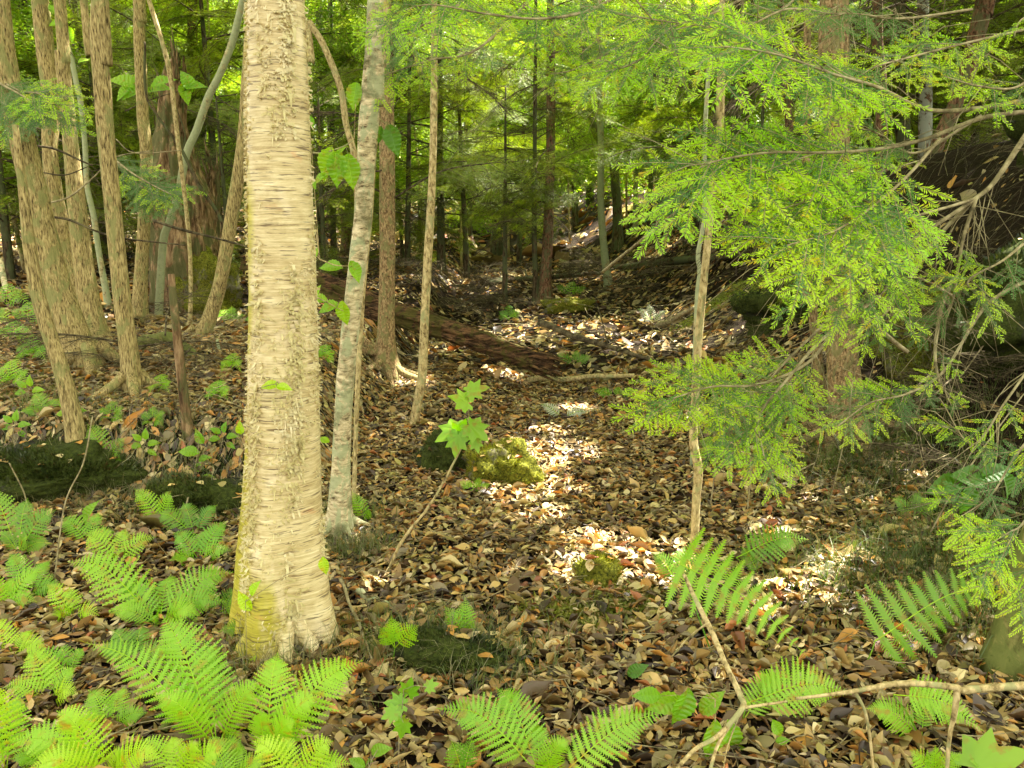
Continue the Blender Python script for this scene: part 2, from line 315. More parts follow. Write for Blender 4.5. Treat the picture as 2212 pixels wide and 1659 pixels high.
# ------------------------------------------------------------------ leaf litter
PAL = np.array([(0.46, 0.32, 0.115), (0.29, 0.18, 0.06), (0.50, 0.25, 0.055), (0.47, 0.38, 0.17), (0.06, 0.036, 0.018), (0.36, 0.30, 0.09), (0.64, 0.52, 0.28), (0.12, 0.07, 0.03), (0.40, 0.14, 0.04)])
PW = np.array([.18, .17, .10, .14, .13, .10, .06, .09, .03]); PW = PW / PW.sum()
def leaf_tpl(k):
    """a fallen leaf: 3 rows across, curled; unit length along y"""
    w = [0, .26, .36, .30, .15, 0][:6]; rows = np.linspace(-0.5, 0.5, 6); V = []
    curl = [0.10, 0.35, -0.25, 0.5][k % 4]; roll = [0.5, 0.9, 0.35, 1.4][k % 4]; tw = [0.3, -0.6, 0.9, -0.2][k % 4]
    for y, ww in zip(rows, w):
        for s in (-1, 0, 1):
            x = s * ww; z = roll * (abs(s) * ww) ** 1.3 + curl * y * y + tw * s * ww * y
            V.append((x * (1 - 0.25 * roll * abs(s)), y, z))
    q = [(r * 3 + c, r * 3 + c + 1, r * 3 + c + 4, r * 3 + c + 3) for r in range(5) for c in range(2)]
    return np.array(V), np.array(q)
def scatter(name, n, sampler, size, mat, parent=None, cols=None, tilt=0.34, lift=0.028, kind='stuff', flat=False):
    out_V, out_Q, out_C = [], [], []; base = 0
    for k in range(4):
        m = n // 4; x, y = sampler(m); m = len(x); tv, tq = leaf_tpl(k)
        s = rng.uniform(*size, m) * np.exp(rng.normal(0, 0.32, m)); a = rng.uniform(0, 6.283, m)
        tx = rng.normal(0, tilt, m); ty = rng.normal(0, tilt, m); asp = rng.uniform(0.38, 1.0, m)
        v = np.repeat(tv[None], m, 0) * s[:, None, None]; v[:, :, 0] *= asp[:, None]; v[:, :, 2] *= rng.uniform(0.2, 1.3, m)[:, None] * np.where(rng.random(m) < 0.4, -1, 1)[:, None]
        c, sn = np.cos(tx)[:, None], np.sin(tx)[:, None]; v[:, :, 1], v[:, :, 2] = v[:, :, 1] * c - v[:, :, 2] * sn, v[:, :, 1] * sn + v[:, :, 2] * c
        c, sn = np.cos(ty)[:, None], np.sin(ty)[:, None]; v[:, :, 0], v[:, :, 2] = v[:, :, 0] * c + v[:, :, 2] * sn, -v[:, :, 0] * sn + v[:, :, 2] * c
        c, sn = np.cos(a)[:, None], np.sin(a)[:, None]; v[:, :, 0], v[:, :, 1] = v[:, :, 0] * c - v[:, :, 1] * sn, v[:, :, 0] * sn + v[:, :, 1] * c
        e = 0.08; gx = (H(x + e, y) - H(x - e, y)) / (2 * e); gy = (H(x, y + e) - H(x, y - e)) / (2 * e)
        v[:, :, 2] += gx[:, None] * v[:, :, 0] + gy[:, None] * v[:, :, 1]
        v[:, :, 0] += x[:, None]; v[:, :, 1] += y[:, None]; v[:, :, 2] += (H(x, y) + rng.uniform(0.0, lift, m) + 0.008)[:, None]
        nv = tv.shape[0]; q = tq[None] + (np.arange(m) * nv)[:, None, None] + base
        out_V.append(v.reshape(-1, 3)); out_Q.append(q.reshape(-1, 4)); base += m * nv
        pi = rng.choice(len(PAL), m, p=PW); cc = PAL[pi] * rng.uniform(0.35, 1.4, m)[:, None]
        out_C.append(np.repeat(cc, nv, 0))
    me = mk(name, np.concatenate(out_V), [np.concatenate(out_Q)]); cc = np.concatenate(out_C)
    at = me.color_attributes.new('tint', 'FLOAT_COLOR', 'POINT'); at.data.foreach_set('color', np.hstack([cc, np.ones((len(cc), 1))]).ravel())
    return link(name, me, parent, mat, kind)
def fan(y0, y1, power=1.0):
    def f(m):
        y = y0 + (y1 - y0) * rng.random(m) ** power; x = rng.uniform(-1, 1, m) * (0.75 * y + 0.6)
        k = rng.random(m) > 0.96 * S((x - 1.3 - 0.12 * y) / 0.6) * S((y - 2.4) / 0.8) * S((13 - y) / 3); return x[k], y[k]  # litter thinned on the right bank so dark soil stands for its shade
    return f
scatter('leaf_litter', 112000, fan(1.6, 7.5, 0.85), (0.029, 0.06), 'litter', ground)
scatter('leaf_litter', 34000, fan(7.0, 22, 0.9), (0.07, 0.13), 'litter', ground, lift=0.05)
scatter('leaf_litter', 12000, fan(20, 60, 1.1), (0.2, 0.42), 'litter', ground, lift=0.1)
# single fallen leaves that can be picked out
single = []
for k in range(14):
    tv, tq = leaf_tpl(k); v = tv.copy(); v[:, 0] *= random.uniform(0.8, 1.3); v[:, 2] *= random.uniform(0.3, 1.0)
    me = mk('fallen_leaf', v, [tq]); c = PAL[[0, 2, 2, 1, 6, 3, 5, 8, 6, 0, 2, 1, 3, 7][k]] * random.uniform(0.9, 1.25)
    at = me.color_attributes.new('tint', 'FLOAT_COLOR', 'POINT'); at.data.foreach_set('color', np.tile(np.append(c, 1), len(v))); me.materials.append(M['litter']); single.append(me)
x_, y_ = fan(1.9, 5.2, 0.9)(320)
for k in range(min(290, len(x_))):
    x, y = float(x_[k]), float(y_[k]); s = random.uniform(0.05, 0.09)
    mt = Matrix.Translation((x, y, hh(x, y) + random.uniform(0.02, 0.035))) @ Matrix.Rotation(random.uniform(0, 6.3), 4, 'Z') @ Matrix.Rotation(random.gauss(0, 0.3), 4, 'X') @ Matrix.Rotation(random.gauss(0, 0.3), 4, 'Y') @ Matrix.Scale(s, 4)
    link('fallen_leaf', random.choice(single), ground, matrix=mt)

# ------------------------------------------------------------------ twig litter, grass wisps
def stick_pts(p, ang, L, bend, n=5, lift=0.0, rise=0.0):
    out = []; x, y = p; a = ang
    for k in range(n + 1):
        out.append((x, y, hh(x, y) + 0.02 + lift + rise * k / n)); x += math.cos(a) * L / n; y += math.sin(a) * L / n; a += random.gauss(0, bend)
    return out
def twiglitter(name, n, samp, L, r, mat, rise=(0, 0.05)):
    a = Acc(); X_, Y_ = samp(n)
    for x, y in zip(X_, Y_):
        l = random.uniform(*L); p = stick_pts((float(x), float(y)), random.uniform(0, 6.3), l, 0.25, 4, 0.01, random.uniform(*rise))
        rr = random.uniform(*r); V, Q, T = tube(p, np.linspace(rr, rr * 0.4, 5), 3, cap=False); a.add(V, Q)
    return link(name, a.mesh(name), ground, mat, 'stuff')
twiglitter('twig_litter', 2600, fan(1.8, 9, 0.9), (0.08, 0.4), (0.001, 0.003), 'dead_twig', (0, 0.04))
twiglitter('twig_litter', 700, lambda m: (rng.uniform(-4.2, -0.9, m), rng.uniform(3.9, 9, m)), (0.15, 0.7), (0.001, 0.003), 'dead_twig', (0, 0.14))
twiglitter('twig_litter', 300, lambda m: (rng.uniform(1.6, 5.5, m), rng.uniform(3.0, 9, m)), (0.15, 0.9), (0.001, 0.003), 'dead_twig', (0, 0.5))
twiglitter('twig_litter', 1200, lambda m: (rng.uniform(1.6, 5.5, m), rng.uniform(3.0, 9, m)), (0.15, 0.9), (0.001, 0.003), 'dark_twig', (0, 0.3))
twiglitter('twig_litter', 700, fan(8, 20, 0.9), (0.3, 1.2), (0.003, 0.007), 'dead_twig', (0, 0.3))
def wisps(name, n, samp, L, w_, mat, parent=ground, zf=None, spread=0.6):
    x, y = samp(n); z = H(x, y) if zf is None else zf(x, y); l = rng.uniform(*L, n); a = rng.uniform(0, 6.28, n); sp = rng.normal(0, spread, (n, 2)) * l[:, None]
    ww = rng.uniform(*w_, n); bx, by = np.cos(a) * ww, np.sin(a) * ww
    V = np.stack([np.stack([x - bx, y - by, z], -1), np.stack([x + bx, y + by, z], -1),
                  np.stack([x + sp[:, 0] * .4 + bx * .7, y + sp[:, 1] * .4 + by * .7, z + l * .65], -1), np.stack([x + sp[:, 0] * .4 - bx * .7, y + sp[:, 1] * .4 - by * .7, z + l * .65], -1),
                  np.stack([x + sp[:, 0], y + sp[:, 1], z + l * .8], -1)], 1).reshape(-1, 3)
    k = (np.arange(n) * 5)[:, None]
    return link(name, mk(name, V, [k + [[0, 1, 2, 3]], k + [[3, 2, 4]]]), parent, mat, 'stuff')
def blobs(lst):
    def f(m):
        c = np.array(lst); i = rng.integers(0, len(c), m); return c[i, 0] + rng.normal(0, 1, m) * c[i, 2], c[i, 1] + rng.normal(0, 1, m) * c[i, 2] * 0.6
    return f
def gb(*l): return [(G(a, b).x, G(a, b).y, r) for a, b, r in l]
wisps('dry_grass', 2600, blobs(gb((60, 960, .3), (200, 980, .35), (420, 1020, .35), (440, 1070, .3), (300, 1040, .35), (150, 1040, .3), (560, 1440, .18), (950, 1420, .2), (760, 1200, .12))), (0.05, 0.20), (0.0006, 0.0014), 'dry_grass')
wisps('grass', 4500, blobs(gb((60, 880, .3), (120, 1000, .3), (400, 1000, .35), (430, 1080, .3), (300, 1060, .35), (560, 1440, .18), (760, 1120, .12), (760, 1200, .12), (950, 1420, .2), (900, 1380, .15), (1040, 1450, .15))), (0.03, 0.14), (0.0008, 0.002), 'grass')
wisps('grass', 9000, blobs(gb((1950, 900, .35), (2050, 1050, .4), (2100, 1180, .3), (1950, 1250, .3), (2150, 1350, .3), (1850, 1000, .25))), (0.03, 0.2), (0.0007, 0.002), 'grass')
wisps('ground_moss', 16000, blobs(gb((30, 900, .3), (150, 1000, .35), (60, 1010, .25), (430, 1080, .35), (330, 1020, .25), (20, 780, .5), (0, 700, .7), (480, 1060, .2))), (0.01, 0.035), (0.002, 0.005), 'moss_dark')
wisps('ground_moss', 9000, blobs(gb((20, 850, .3), (60, 800, .4), (20, 640, 1.0), (40, 690, .8), (1340, 1300, .1), (1250, 1330, .1))), (0.01, 0.05), (0.003, 0.008), 'moss')

# ------------------------------------------------------------------ rocks
def ico(sub):
    import bmesh
    b = bmesh.new(); bmesh.ops.create_icosphere(b, subdivisions=sub, radius=1); v = np.array([x.co[:] for x in b.verts]); f = np.array([[q.index for q in p.verts] for p in b.faces]); b.free(); return v, f
IV, IF = ico(5)
def rock(label, dx, dy, size, mat, mossmat=None, nm=2500, sink=0.35, seed=0, name='mossy_rock', grp=None, p=None):
    b = p or G(dx, dy); b = Vector((b.x, b.y, hh(b.x, b.y))); v = IV.copy()
    d = np.array([0.75 + 0.35 * mn.noise(Vector(x) * 1.2 + Vector((seed, 0, 0))) + 0.16 * mn.noise(Vector(x) * 3.1 + Vector((seed, 4, 0))) + 0.09 * abs(mn.noise(Vector(x) * 7 + Vector((seed, 1, 0)))) + 0.04 * mn.noise(Vector(x) * 18 + Vector((seed, 4, 0))) for x in v])
    v = v * d[:, None] * np.array(size); v[:, 2] += size[2] * (1 - 2 * sink) * 0.9
    th = thing(name, label, 'rock', b, grp); link('stone', mk('stone', v, [IF]), th, mat)
    if mossmat:
        k = rng.integers(0, len(v), nm); k = k[v[k, 2] > size[2] * 0.1]; k = k[[mn.noise(Vector(v[q] / max(size)) * 2.5 + Vector((seed, 9, 0))) > -0.12 for q in k]]
        n = len(k); c = v[k] + rng.normal(0, 0.006, (n, 3)); nr = v[k] / np.array(size) ** 2; nr /= np.linalg.norm(nr, axis=1)[:, None]
        r1 = rng.normal(0, 1, (n, 3)); r1 /= np.linalg.norm(r1, axis=1)[:, None]; s = rng.uniform(0.004, 0.012, n)[:, None] * (0.5 + max(size) * 2)
        V = np.stack([c - r1 * s * 0.5, c + r1 * s * 0.5, c + nr * s * 1.6 + rng.normal(0, 0.3, (n, 3)) * s], 1).reshape(-1, 3)
        link('moss', mk('moss', V, [np.arange(n * 3).reshape(-1, 3)]), th, mossmat, 'stuff')
        top = np.where(v[:, 2] > size[2] * 0.35)[0]
        for q in (rng.choice(top, min(len(top), int(5 + 40 * size[0])))):
            link('fallen_leaf', random.choice(single), th, matrix=Matrix.Translation(Vector(v[q]) + Vector((0, 0, .012))) @ Matrix.Rotation(random.uniform(0, 6.3), 4, 'Z') @ Matrix.Rotation(random.gauss(0, .3), 4, 'X') @ Matrix.Scale(random.uniform(.04, .075), 4))
    return th
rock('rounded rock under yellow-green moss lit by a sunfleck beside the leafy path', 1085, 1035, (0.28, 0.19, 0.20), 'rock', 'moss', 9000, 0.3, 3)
rock('dark moss-covered rock in shade behind the bent maple seedling', 965, 1010, (0.22, 0.18, 0.19), 'dark_shaded_rock', 'moss_dark', 7000, 0.3, 8)
rock('small yellow mossy stone in the leaf litter in front of the sunlit patch', 1290, 1255, (0.115, 0.10, 0.105), 'rock', 'moss', 5000, 0.3, 14, 'mossy_stone')
rock('low dark mossy rock between the birch foot and the lone lobed fern', 960, 1430, (0.24, 0.14, 0.10), 'dark_shaded_rock', 'moss_dark', 7000, 0.35, 21)
rock('dark boulder under moss beyond the thin sapling on the leafy slope', 1690, 700, (0.55, 0.45, 0.42), 'dark_shaded_rock', 'moss_dark', 7000, 0.3, 31, 'mossy_boulder')
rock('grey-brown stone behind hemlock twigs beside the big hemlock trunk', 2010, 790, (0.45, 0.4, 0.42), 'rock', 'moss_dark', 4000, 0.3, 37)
rock('great dark boulder rising behind the bare hemlock branches', 0, 0, (0.95, 0.8, 1.1), 'dark_shaded_rock', 'moss_dark', 8000, 0.25, 41, 'mossy_boulder', p=Vector((4.9, 6.6, 0)))  # shade of dense branches painted in by near-black stone and moss
rock('black mossy rock face on the shaded bank under the hemlock', 0, 0, (0.8, 0.6, 0.55), 'dark_shaded_rock', 'moss_dark', 7000, 0.4, 47, 'mossy_rock', p=Vector((3.3, 4.6, 0)))  # its blackness is the bank's shade put into the colours
rock('grey flat stone showing under the rotten log', 795, 695, (0.3, 0.25, 0.2), 'rock', None, 0, 0.3, 52, 'stone')
rock('mossy hump at the edge of the fern bank beside the birch', 430, 1085, (0.46, 0.24, 0.15), 'dark_shaded_rock', 'moss_dark', 14000, 0.5, 57)
rock('dark mossy hump at the foot of the curving maple stems', 110, 1020, (0.60, 0.34, 0.20), 'dark_shaded_rock', 'moss_dark', 16000, 0.5, 61)
rock('pale green mossy rock between the broken snag and the fallen log', 385, 560, (0.5, 0.4, 0.6), 'rock', 'moss', 6000, 0.25, 66, p=Vector((-3.6, 9.2, 0)))
rock('small white and yellow mossy rock at the foot of the paired hemlock trunks', 1225, 672, (0.5, 0.25, 0.2), 'rock', 'moss', 3000, 0.3, 71)

# ------------------------------------------------------------------ the great birch
path = [(597, -60, 118), (597, 0, 122), (600, 150, 130), (604, 400, 138), (609, 560, 143), (611, 700, 147), (611, 850, 152), (610, 1000, 160), (607, 1100, 168), (606, 1200, 180), (609, 1300, 186), (612, 1380, 190)]
YB = 2.62
P3 = [P(a, b, YB) for a, b, c in path][::-1]; R3 = [wr(p, c) for p, (a, b, c) in zip(P3, path[::-1])]
P3[0].z = hh(P3[0].x, P3[0].y) - 0.08; P3.append(P3[-1] + Vector((-0.05, 0, 3.0))); R3.append(R3[-1] * 0.85); P3.append(P3[-1] + Vector((0, 0, 5))); R3.append(R3[-1] * 0.6)
zz = np.concatenate([np.arange(P3[0].z, 3.0, 0.005), np.arange(3.0, P3[-1].z, 0.15)])
pz = np.array([p.z for p in P3]); pp = np.stack([np.interp(zz, pz, [p.x for p in P3]), np.interp(zz, pz, [p.y for p in P3]), zz], -1); rr = np.interp(zz, pz, R3)
bz = hh(P3[0].x, P3[0].y)
def birch_disp(p, th, i):
    z = p[2] - bz; k = math.exp(-max(0, z) / 0.22)
    f = 1 + 0.30 * k * (0.35 + np.cos(th * 4 + 0.9)) + 0.030 * np.cos(2 * th + 1 + z * 0.6) + 0.020 * np.sin(3 * th + z * 1.3)
    f = f - 0.05 * math.exp(-max(0, z - 0.2) / 0.8) * np.exp(-((th - 4.35 - 0.08 * z) / 0.10) ** 2) - 0.06 * np.exp(-max(0, z - 0.1) / 0.5) * np.exp(-((th - 5.2) / 0.12) ** 2)
    st = 0.005 * mn.noise(Vector((0, 3, z * 45))) + 0.003 * mn.noise(Vector((7, 3, z * 140)))
    f = f + st + np.array([0.007 * mn.noise(Vector((math.cos(a) * 2.5, math.sin(a) * 2.5, z * 55))) + 0.016 * mn.noise(Vector((math.cos(a) * 5, math.sin(a) * 5, z * 9))) for a in th])
    return f
V, Q, T = tube(pp, rr, 72, birch_disp); b = Vector((P3[0].x, P3[0].y, bz))
b_birch = b
birch = thing('birch_tree', 'thick yellow birch with shaggy peeling cream bark standing among ferns', 'tree', b)
a = Acc(); a.add(V, Q, T); link('trunk', a.mesh('trunk', off=b), birch, 'birch_bark')
def rad_at(z, th):
    i = int(np.clip(np.searchsorted(zz, z), 0, len(zz) - 1)); return pp[i], rr[i] * float(birch_disp(pp[i], np.array([th]), i)[0])
def curls(n, zr, L, W, bias, crmin=0.0):
    a = Acc(); cnt = 0
    while cnt < n:
        th = random.uniform(3.0, 6.4) if random.random() < 0.9 else random.uniform(0, 6.28); z = random.uniform(*zr)
        q = mn.noise(Vector((th * 1.7, 1.3, z * 2.2))) + 0.6 * mn.noise(Vector((th * 6, 1.3, z * 8)))
        cr = max(math.exp(-((th - 4.2 - 0.08 * (z - bz)) / 0.16) ** 2) * (1.2 if z < 1.6 else 0.5), 0.9 * math.exp(-((th - 5.3) / 0.22) ** 2), 0.3 * math.exp(-((th - 3.3) / 0.35) ** 2), 0.3 * math.exp(-((th - 6.1) / 0.25) ** 2))
        if cr < crmin: continue
        if random.random() > 0.05 + 0.6 * cr + q * 1.5: continue
        cnt += 1; p, r = rad_at(z, th); r -= 0.001; l = random.uniform(*L) * (1.5 if random.random() < 0.1 else 1); wd = random.uniform(*W); sgn = random.choice((-1, 1))
        ns = 6; lift = random.uniform(0.0, 0.35) + (0.5 if random.random() < .1 else 0); curl = random.uniform(0.2, 3.2); drop = random.uniform(-0.9, 0.3); Vv = []
        ang = 0.0; t_ = th; dr = 0.0; sx = 0.0; vert = random.random() < 0.35
        for k in range(ns + 1):
            u = k / ns; wk = wd * (1 - 0.75 * u * u) * (0.7 + 0.6 * random.random())
            aa = lift + curl * u
            base = Vector((p[0] + math.cos(th) * r, p[1] + math.sin(th) * r, z)); er = Vector((math.cos(th), math.sin(th), 0)); et = Vector((-math.sin(th), math.cos(th), 0)) * sgn
            if k: sx += math.cos(aa) * l / ns; dr += math.sin(aa) * l / ns
            if vert: c = base + Vector((0, 0, -sx)) + er * min(max(dr, 0.001), 0.014); dv = et * wk
            else: c = base + et * sx + er * max(min(dr, 0.011) - 0.4 * sx * sx / r, 0.0008) + Vector((0, 0, drop * sx)); dv = Vector((0, 0, wk))
            Vv += [c - dv * 0.5, c + dv * 0.5]
        a.add([v[:] for v in Vv], [(2 * k, 2 * k + 1, 2 * k + 3, 2 * k + 2) for k in range(ns)])
    return a
link('peeling_bark', curls(900, (bz + 0.02, 2.75), (0.02, 0.06), (0.005, 0.013), 1, 0.35).mesh('peeling_bark', off=b), birch, 'bark_curl', 'stuff')
link('peeling_bark', curls(3600, (bz + 0.02, 2.75), (0.008, 0.034), (0.0025, 0.010), 1).mesh('peeling_bark', off=b), birch, 'bark_curl', 'stuff')

# ------------------------------------------------------------------ the trees that can be told apart
def YG(dx, dy): return G(dx, dy).y
TR = {}
def T_(key, name, label, path, mat, Y=None, **kw):
    if Y is None: Y = YG(path[-1][0], path[-1][1])
    TR[key] = make_trunk(name, label, path, Y, mat, **kw); return TR[key]
T_('lb', 'birch_tree', 'slim leaning birch with pale green lichen patches right behind the thick birch', [(812, -40, 32), (811, 0, 33), (806, 120, 36), (797, 260, 44), (791, 340, 38), (783, 480, 38), (772, 570, 38), (760, 680, 38), (748, 800, 37), (741, 900, 37), (736, 1020, 37), (734, 1130, 42), (733, 1150, 60)], 'young_birch_bark', sides=28, dz=0.03, amp=0.08, fz=6, flare=0.7)
T_('lb2', 'tree_stem', 'pale thin stem rising close along the slim lichened birch', [(832, -40, 16), (831, 0, 17), (826, 120, 18), (815, 230, 20), (803, 330, 22), (795, 480, 18), (782, 640, 14), (770, 900, 10), (762, 1095, 9)], 'sapling_bark', sides=12, amp=0.05)
T_('brown', 'hemlock_tree', 'straight brown trunk with spreading roots behind the slim leaning birch', [(833, -40, 24), (834, 100, 28), (836, 300, 34), (837, 480, 34), (836, 620, 33), (834, 730, 34), (830, 800, 42)], 'hemlock_bark', sides=24, roots=0.5, flare=0.6)
T_('sap', 'sapling', 'slender smooth pale sapling standing bare on the leaf litter near the log', [(938, -40, 12), (938, 50, 12), (937, 225, 16), (935, 350, 16), (930, 460, 18), (923, 580, 19), (917, 700, 19), (912, 810, 20), (900, 880, 19), (890, 915, 20)], 'sapling_bark', sides=14, amp=0.03, flare=0.1)
T_('curl', 'sapling', 'bent brown stem curving out from behind the thick birch', [(640, -20, 12), (667, 45, 14), (700, 100, 14), (735, 190, 14), (748, 270, 14), (765, 335, 14), (772, 440, 13), (770, 560, 13), (755, 700, 13), (735, 860, 14)], 'sapling_bark', sides=12, amp=0.04, Y=6.2, flare=0.1)
T_('m1', 'maple_tree', 'stout ridged trunk curving up from the clump, nearest the picture edge', [(-8, -60, 42), (0, 60, 46), (15, 160, 48), (35, 245, 50), (57, 340, 51), (80, 440, 53), (107, 560, 55), (135, 650, 56), (165, 730, 57), (195, 795, 62)], 'maple_bark', sides=36, amp=0.06, fth=7, flare=0.25, group='brown trunks of the maple clump')
T_('m1b', 'maple_tree', 'narrow stem bending down beside the stout ridged trunk to the mossy hump', [(52, 430, 20), (62, 520, 26), (78, 620, 29), (103, 710, 31), (133, 800, 32), (155, 890, 34), (168, 955, 40)], 'maple_bark', sides=24, amp=0.05, fth=6, top=2.0, flare=0.25, group='brown trunks of the maple clump')
T_('m2', 'maple_tree', 'reddish brown trunk behind the stout ridged one, leaning with it', [(80, -60, 32), (86, 0, 34), (100, 120, 36), (112, 220, 36), (108, 320, 30), (118, 420, 34), (142, 540, 36), (172, 650, 38), (200, 735, 42)], 'maple_bark', sides=24, amp=0.07, fth=6, Y=7.0, group='brown trunks of the maple clump')
T_('m3', 'maple_tree', 'ridged trunk in the middle of the clump, widening toward its foot', [(126, -40, 24), (134, 120, 28), (150, 280, 30), (160, 385, 34), (166, 440, 37), (175, 530, 39), (188, 620, 40), (205, 730, 46)], 'maple_bark', sides=28, amp=0.08, fth=6, group='brown trunks of the maple clump')
T_('m4', 'maple_tree', 'tall straight ridged trunk standing between the clump and the broken snag', [(214, -60, 32), (215, 0, 33), (213, 90, 34), (222, 200, 36), (231, 320, 34), (241, 420, 34), (251, 520, 34), (260, 610, 35), (271, 700, 36), (281, 780, 38), (287, 850, 44)], 'maple_bark', sides=30, amp=0.05, fth=7, flare=0.2, group='brown trunks of the maple clump')
T_('m4b', 'sapling', 'thin upright shoot beside the tall straight ridged trunk', [(176, -60, 14), (180, 0, 15), (188, 50, 15), (203, 100, 16), (214, 200, 12), (232, 420, 9), (268, 800, 8)], 'maple_bark', sides=10)
T_('m5', 'maple_tree', 'ridged trunk behind the tall straight one, in front of the rotten snag', [(298, -60, 23), (300, 0, 24), (302, 100, 24), (309, 250, 25), (316, 330, 25), (314, 430, 26), (309, 520, 26), (304, 600, 26), (300, 690, 32)], 'maple_bark', sides=20, amp=0.06, fth=6, flare=0.35, group='brown trunks of the maple clump')
T_('pale1', 'lichened_sapling', 'thin pale green lichened sapling kinking between the clump trunks', [(118, -30, 9), (125, 25, 10), (141, 85, 10), (155, 130, 11), (165, 180, 11), (175, 225, 12), (184, 320, 11), (188, 400, 11), (203, 470, 12), (213, 540, 12), (228, 590, 14)], 'lichen_bark', sides=10, amp=0.06, Y=8.5, top=4.2)
T_('diag', 'leaning_dead_tree', 'pale lichened pole leaning diagonally across the rotten snag', [(538, -40, 14), (525, 0, 15), (502, 90, 15), (475, 160, 15), (450, 210, 16), (425, 280, 16), (402, 335, 17), (385, 420, 16), (366, 480, 16), (352, 530, 16), (333, 612, 18)], 'lichen_bark', sides=12, amp=0.05, Y=8.3, top=5, flare=0)
T_('thinb', 'sapling', 'thin brown wavy sapling rising in front of the rotten snag', [(315, -30, 9), (325, 10, 10), (350, 90, 10), (368, 165, 11), (384, 300, 10), (395, 390, 9), (402, 450, 9), (410, 540, 9), (412, 640, 9), (407, 725, 10)], 'sapling_bark', sides=10, amp=0.04, Y=7.2, top=4)
T_('curv', 'maple_tree', 'trunk sweeping in a curve to its foot beside the thick birch', [(545, -60, 22), (540, 80, 24), (534, 180, 26), (530, 260, 27), (520, 350, 27), (507, 430, 28), (492, 520, 28), (476, 610, 28), (455, 680, 29), (430, 735, 34)], 'maple_bark', sides=22, amp=0.05, fth=6, Y=7.0, flare=0.2)
T_('stub', 'dead_sapling', 'thin dead stem broken off at waist height with a frayed top', [(370, 592, 14), (374, 640, 17), (380, 700, 18), (388, 780, 19), (396, 850, 20), (402, 900, 21), (407, 935, 24)], 'snag_wood', sides=14, amp=0.12, top=None, flare=0.2)
T_('sapr', 'sapling', 'thin tan sapling with a crooked foot rising through the hemlock boughs', [(1562, -40, 13), (1561, 60, 14), (1559, 180, 14), (1555, 280, 15), (1542, 345, 15), (1537, 430, 15), (1528, 530, 16), (1517, 640, 17), (1508, 740, 17), (1503, 830, 17), (1500, 890, 17), (1498, 955, 19), (1508, 1015, 20), (1504, 1080, 18), (1500, 1190, 17)], 'sapling_bark', sides=16, dz=0.03, amp=0.05, fz=8, flare=0.1)
T_('sapr2', 'lichened_sapling', 'crooked pale lichened stem close behind the thin tan sapling', [(1536, 60, 8), (1530, 160, 9), (1522, 300, 9), (1524, 380, 9), (1522, 420, 11), (1520, 480, 9), (1508, 550, 10), (1511, 590, 9), (1503, 680, 8), (1505, 780, 7)], 'lichen_bark', sides=9, amp=0.12, fz=8, Y=4.6, top=None, flare=0)
T_('hem', 'hemlock_tree', 'big flaky-barked hemlock trunk standing behind the lime-tipped boughs', [(1802, -60, 54), (1803, 0, 55), (1806, 200, 52), (1808, 340, 50), (1811, 500, 58), (1814, 620, 58), (1818, 740, 60), (1824, 830, 64), (1832, 900, 74), (1838, 950, 92)], 'hemlock_bark', sides=44, dz=0.04, amp=0.06, fth=8, fz=5, flare=0.25, roots=0.2)
T_('hem2', 'hemlock_tree', 'narrow grey trunk standing close beside the big flaky hemlock', [(1740, 430, 16), (1749, 540, 18), (1754, 640, 20), (1764, 760, 22), (1776, 870, 24), (1783, 915, 28)], 'hemlock_bark', sides=16, amp=0.06)
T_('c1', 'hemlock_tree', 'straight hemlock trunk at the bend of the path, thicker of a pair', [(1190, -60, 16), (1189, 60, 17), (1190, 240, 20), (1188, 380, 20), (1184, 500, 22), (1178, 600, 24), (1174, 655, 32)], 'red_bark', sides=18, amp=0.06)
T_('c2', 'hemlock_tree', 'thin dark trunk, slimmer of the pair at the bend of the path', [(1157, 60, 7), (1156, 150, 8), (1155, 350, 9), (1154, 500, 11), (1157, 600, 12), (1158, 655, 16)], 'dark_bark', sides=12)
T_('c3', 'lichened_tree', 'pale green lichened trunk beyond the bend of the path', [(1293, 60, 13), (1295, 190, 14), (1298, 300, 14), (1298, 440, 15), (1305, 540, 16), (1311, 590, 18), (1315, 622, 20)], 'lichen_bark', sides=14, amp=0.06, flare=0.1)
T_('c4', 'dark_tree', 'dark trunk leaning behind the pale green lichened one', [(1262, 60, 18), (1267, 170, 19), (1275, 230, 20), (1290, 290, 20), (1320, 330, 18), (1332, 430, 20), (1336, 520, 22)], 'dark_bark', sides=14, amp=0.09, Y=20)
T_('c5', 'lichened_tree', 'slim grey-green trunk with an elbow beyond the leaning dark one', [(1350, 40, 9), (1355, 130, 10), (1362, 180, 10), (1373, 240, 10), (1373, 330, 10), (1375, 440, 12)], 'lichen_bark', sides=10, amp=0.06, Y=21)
T_('c6', 'dark_tree', 'dark straight trunk hidden close behind the slender pale sapling', [(948, 100, 14), (950, 250, 15), (951, 400, 16), (952, 505, 18)], 'dark_bark', sides=12, Y=15)
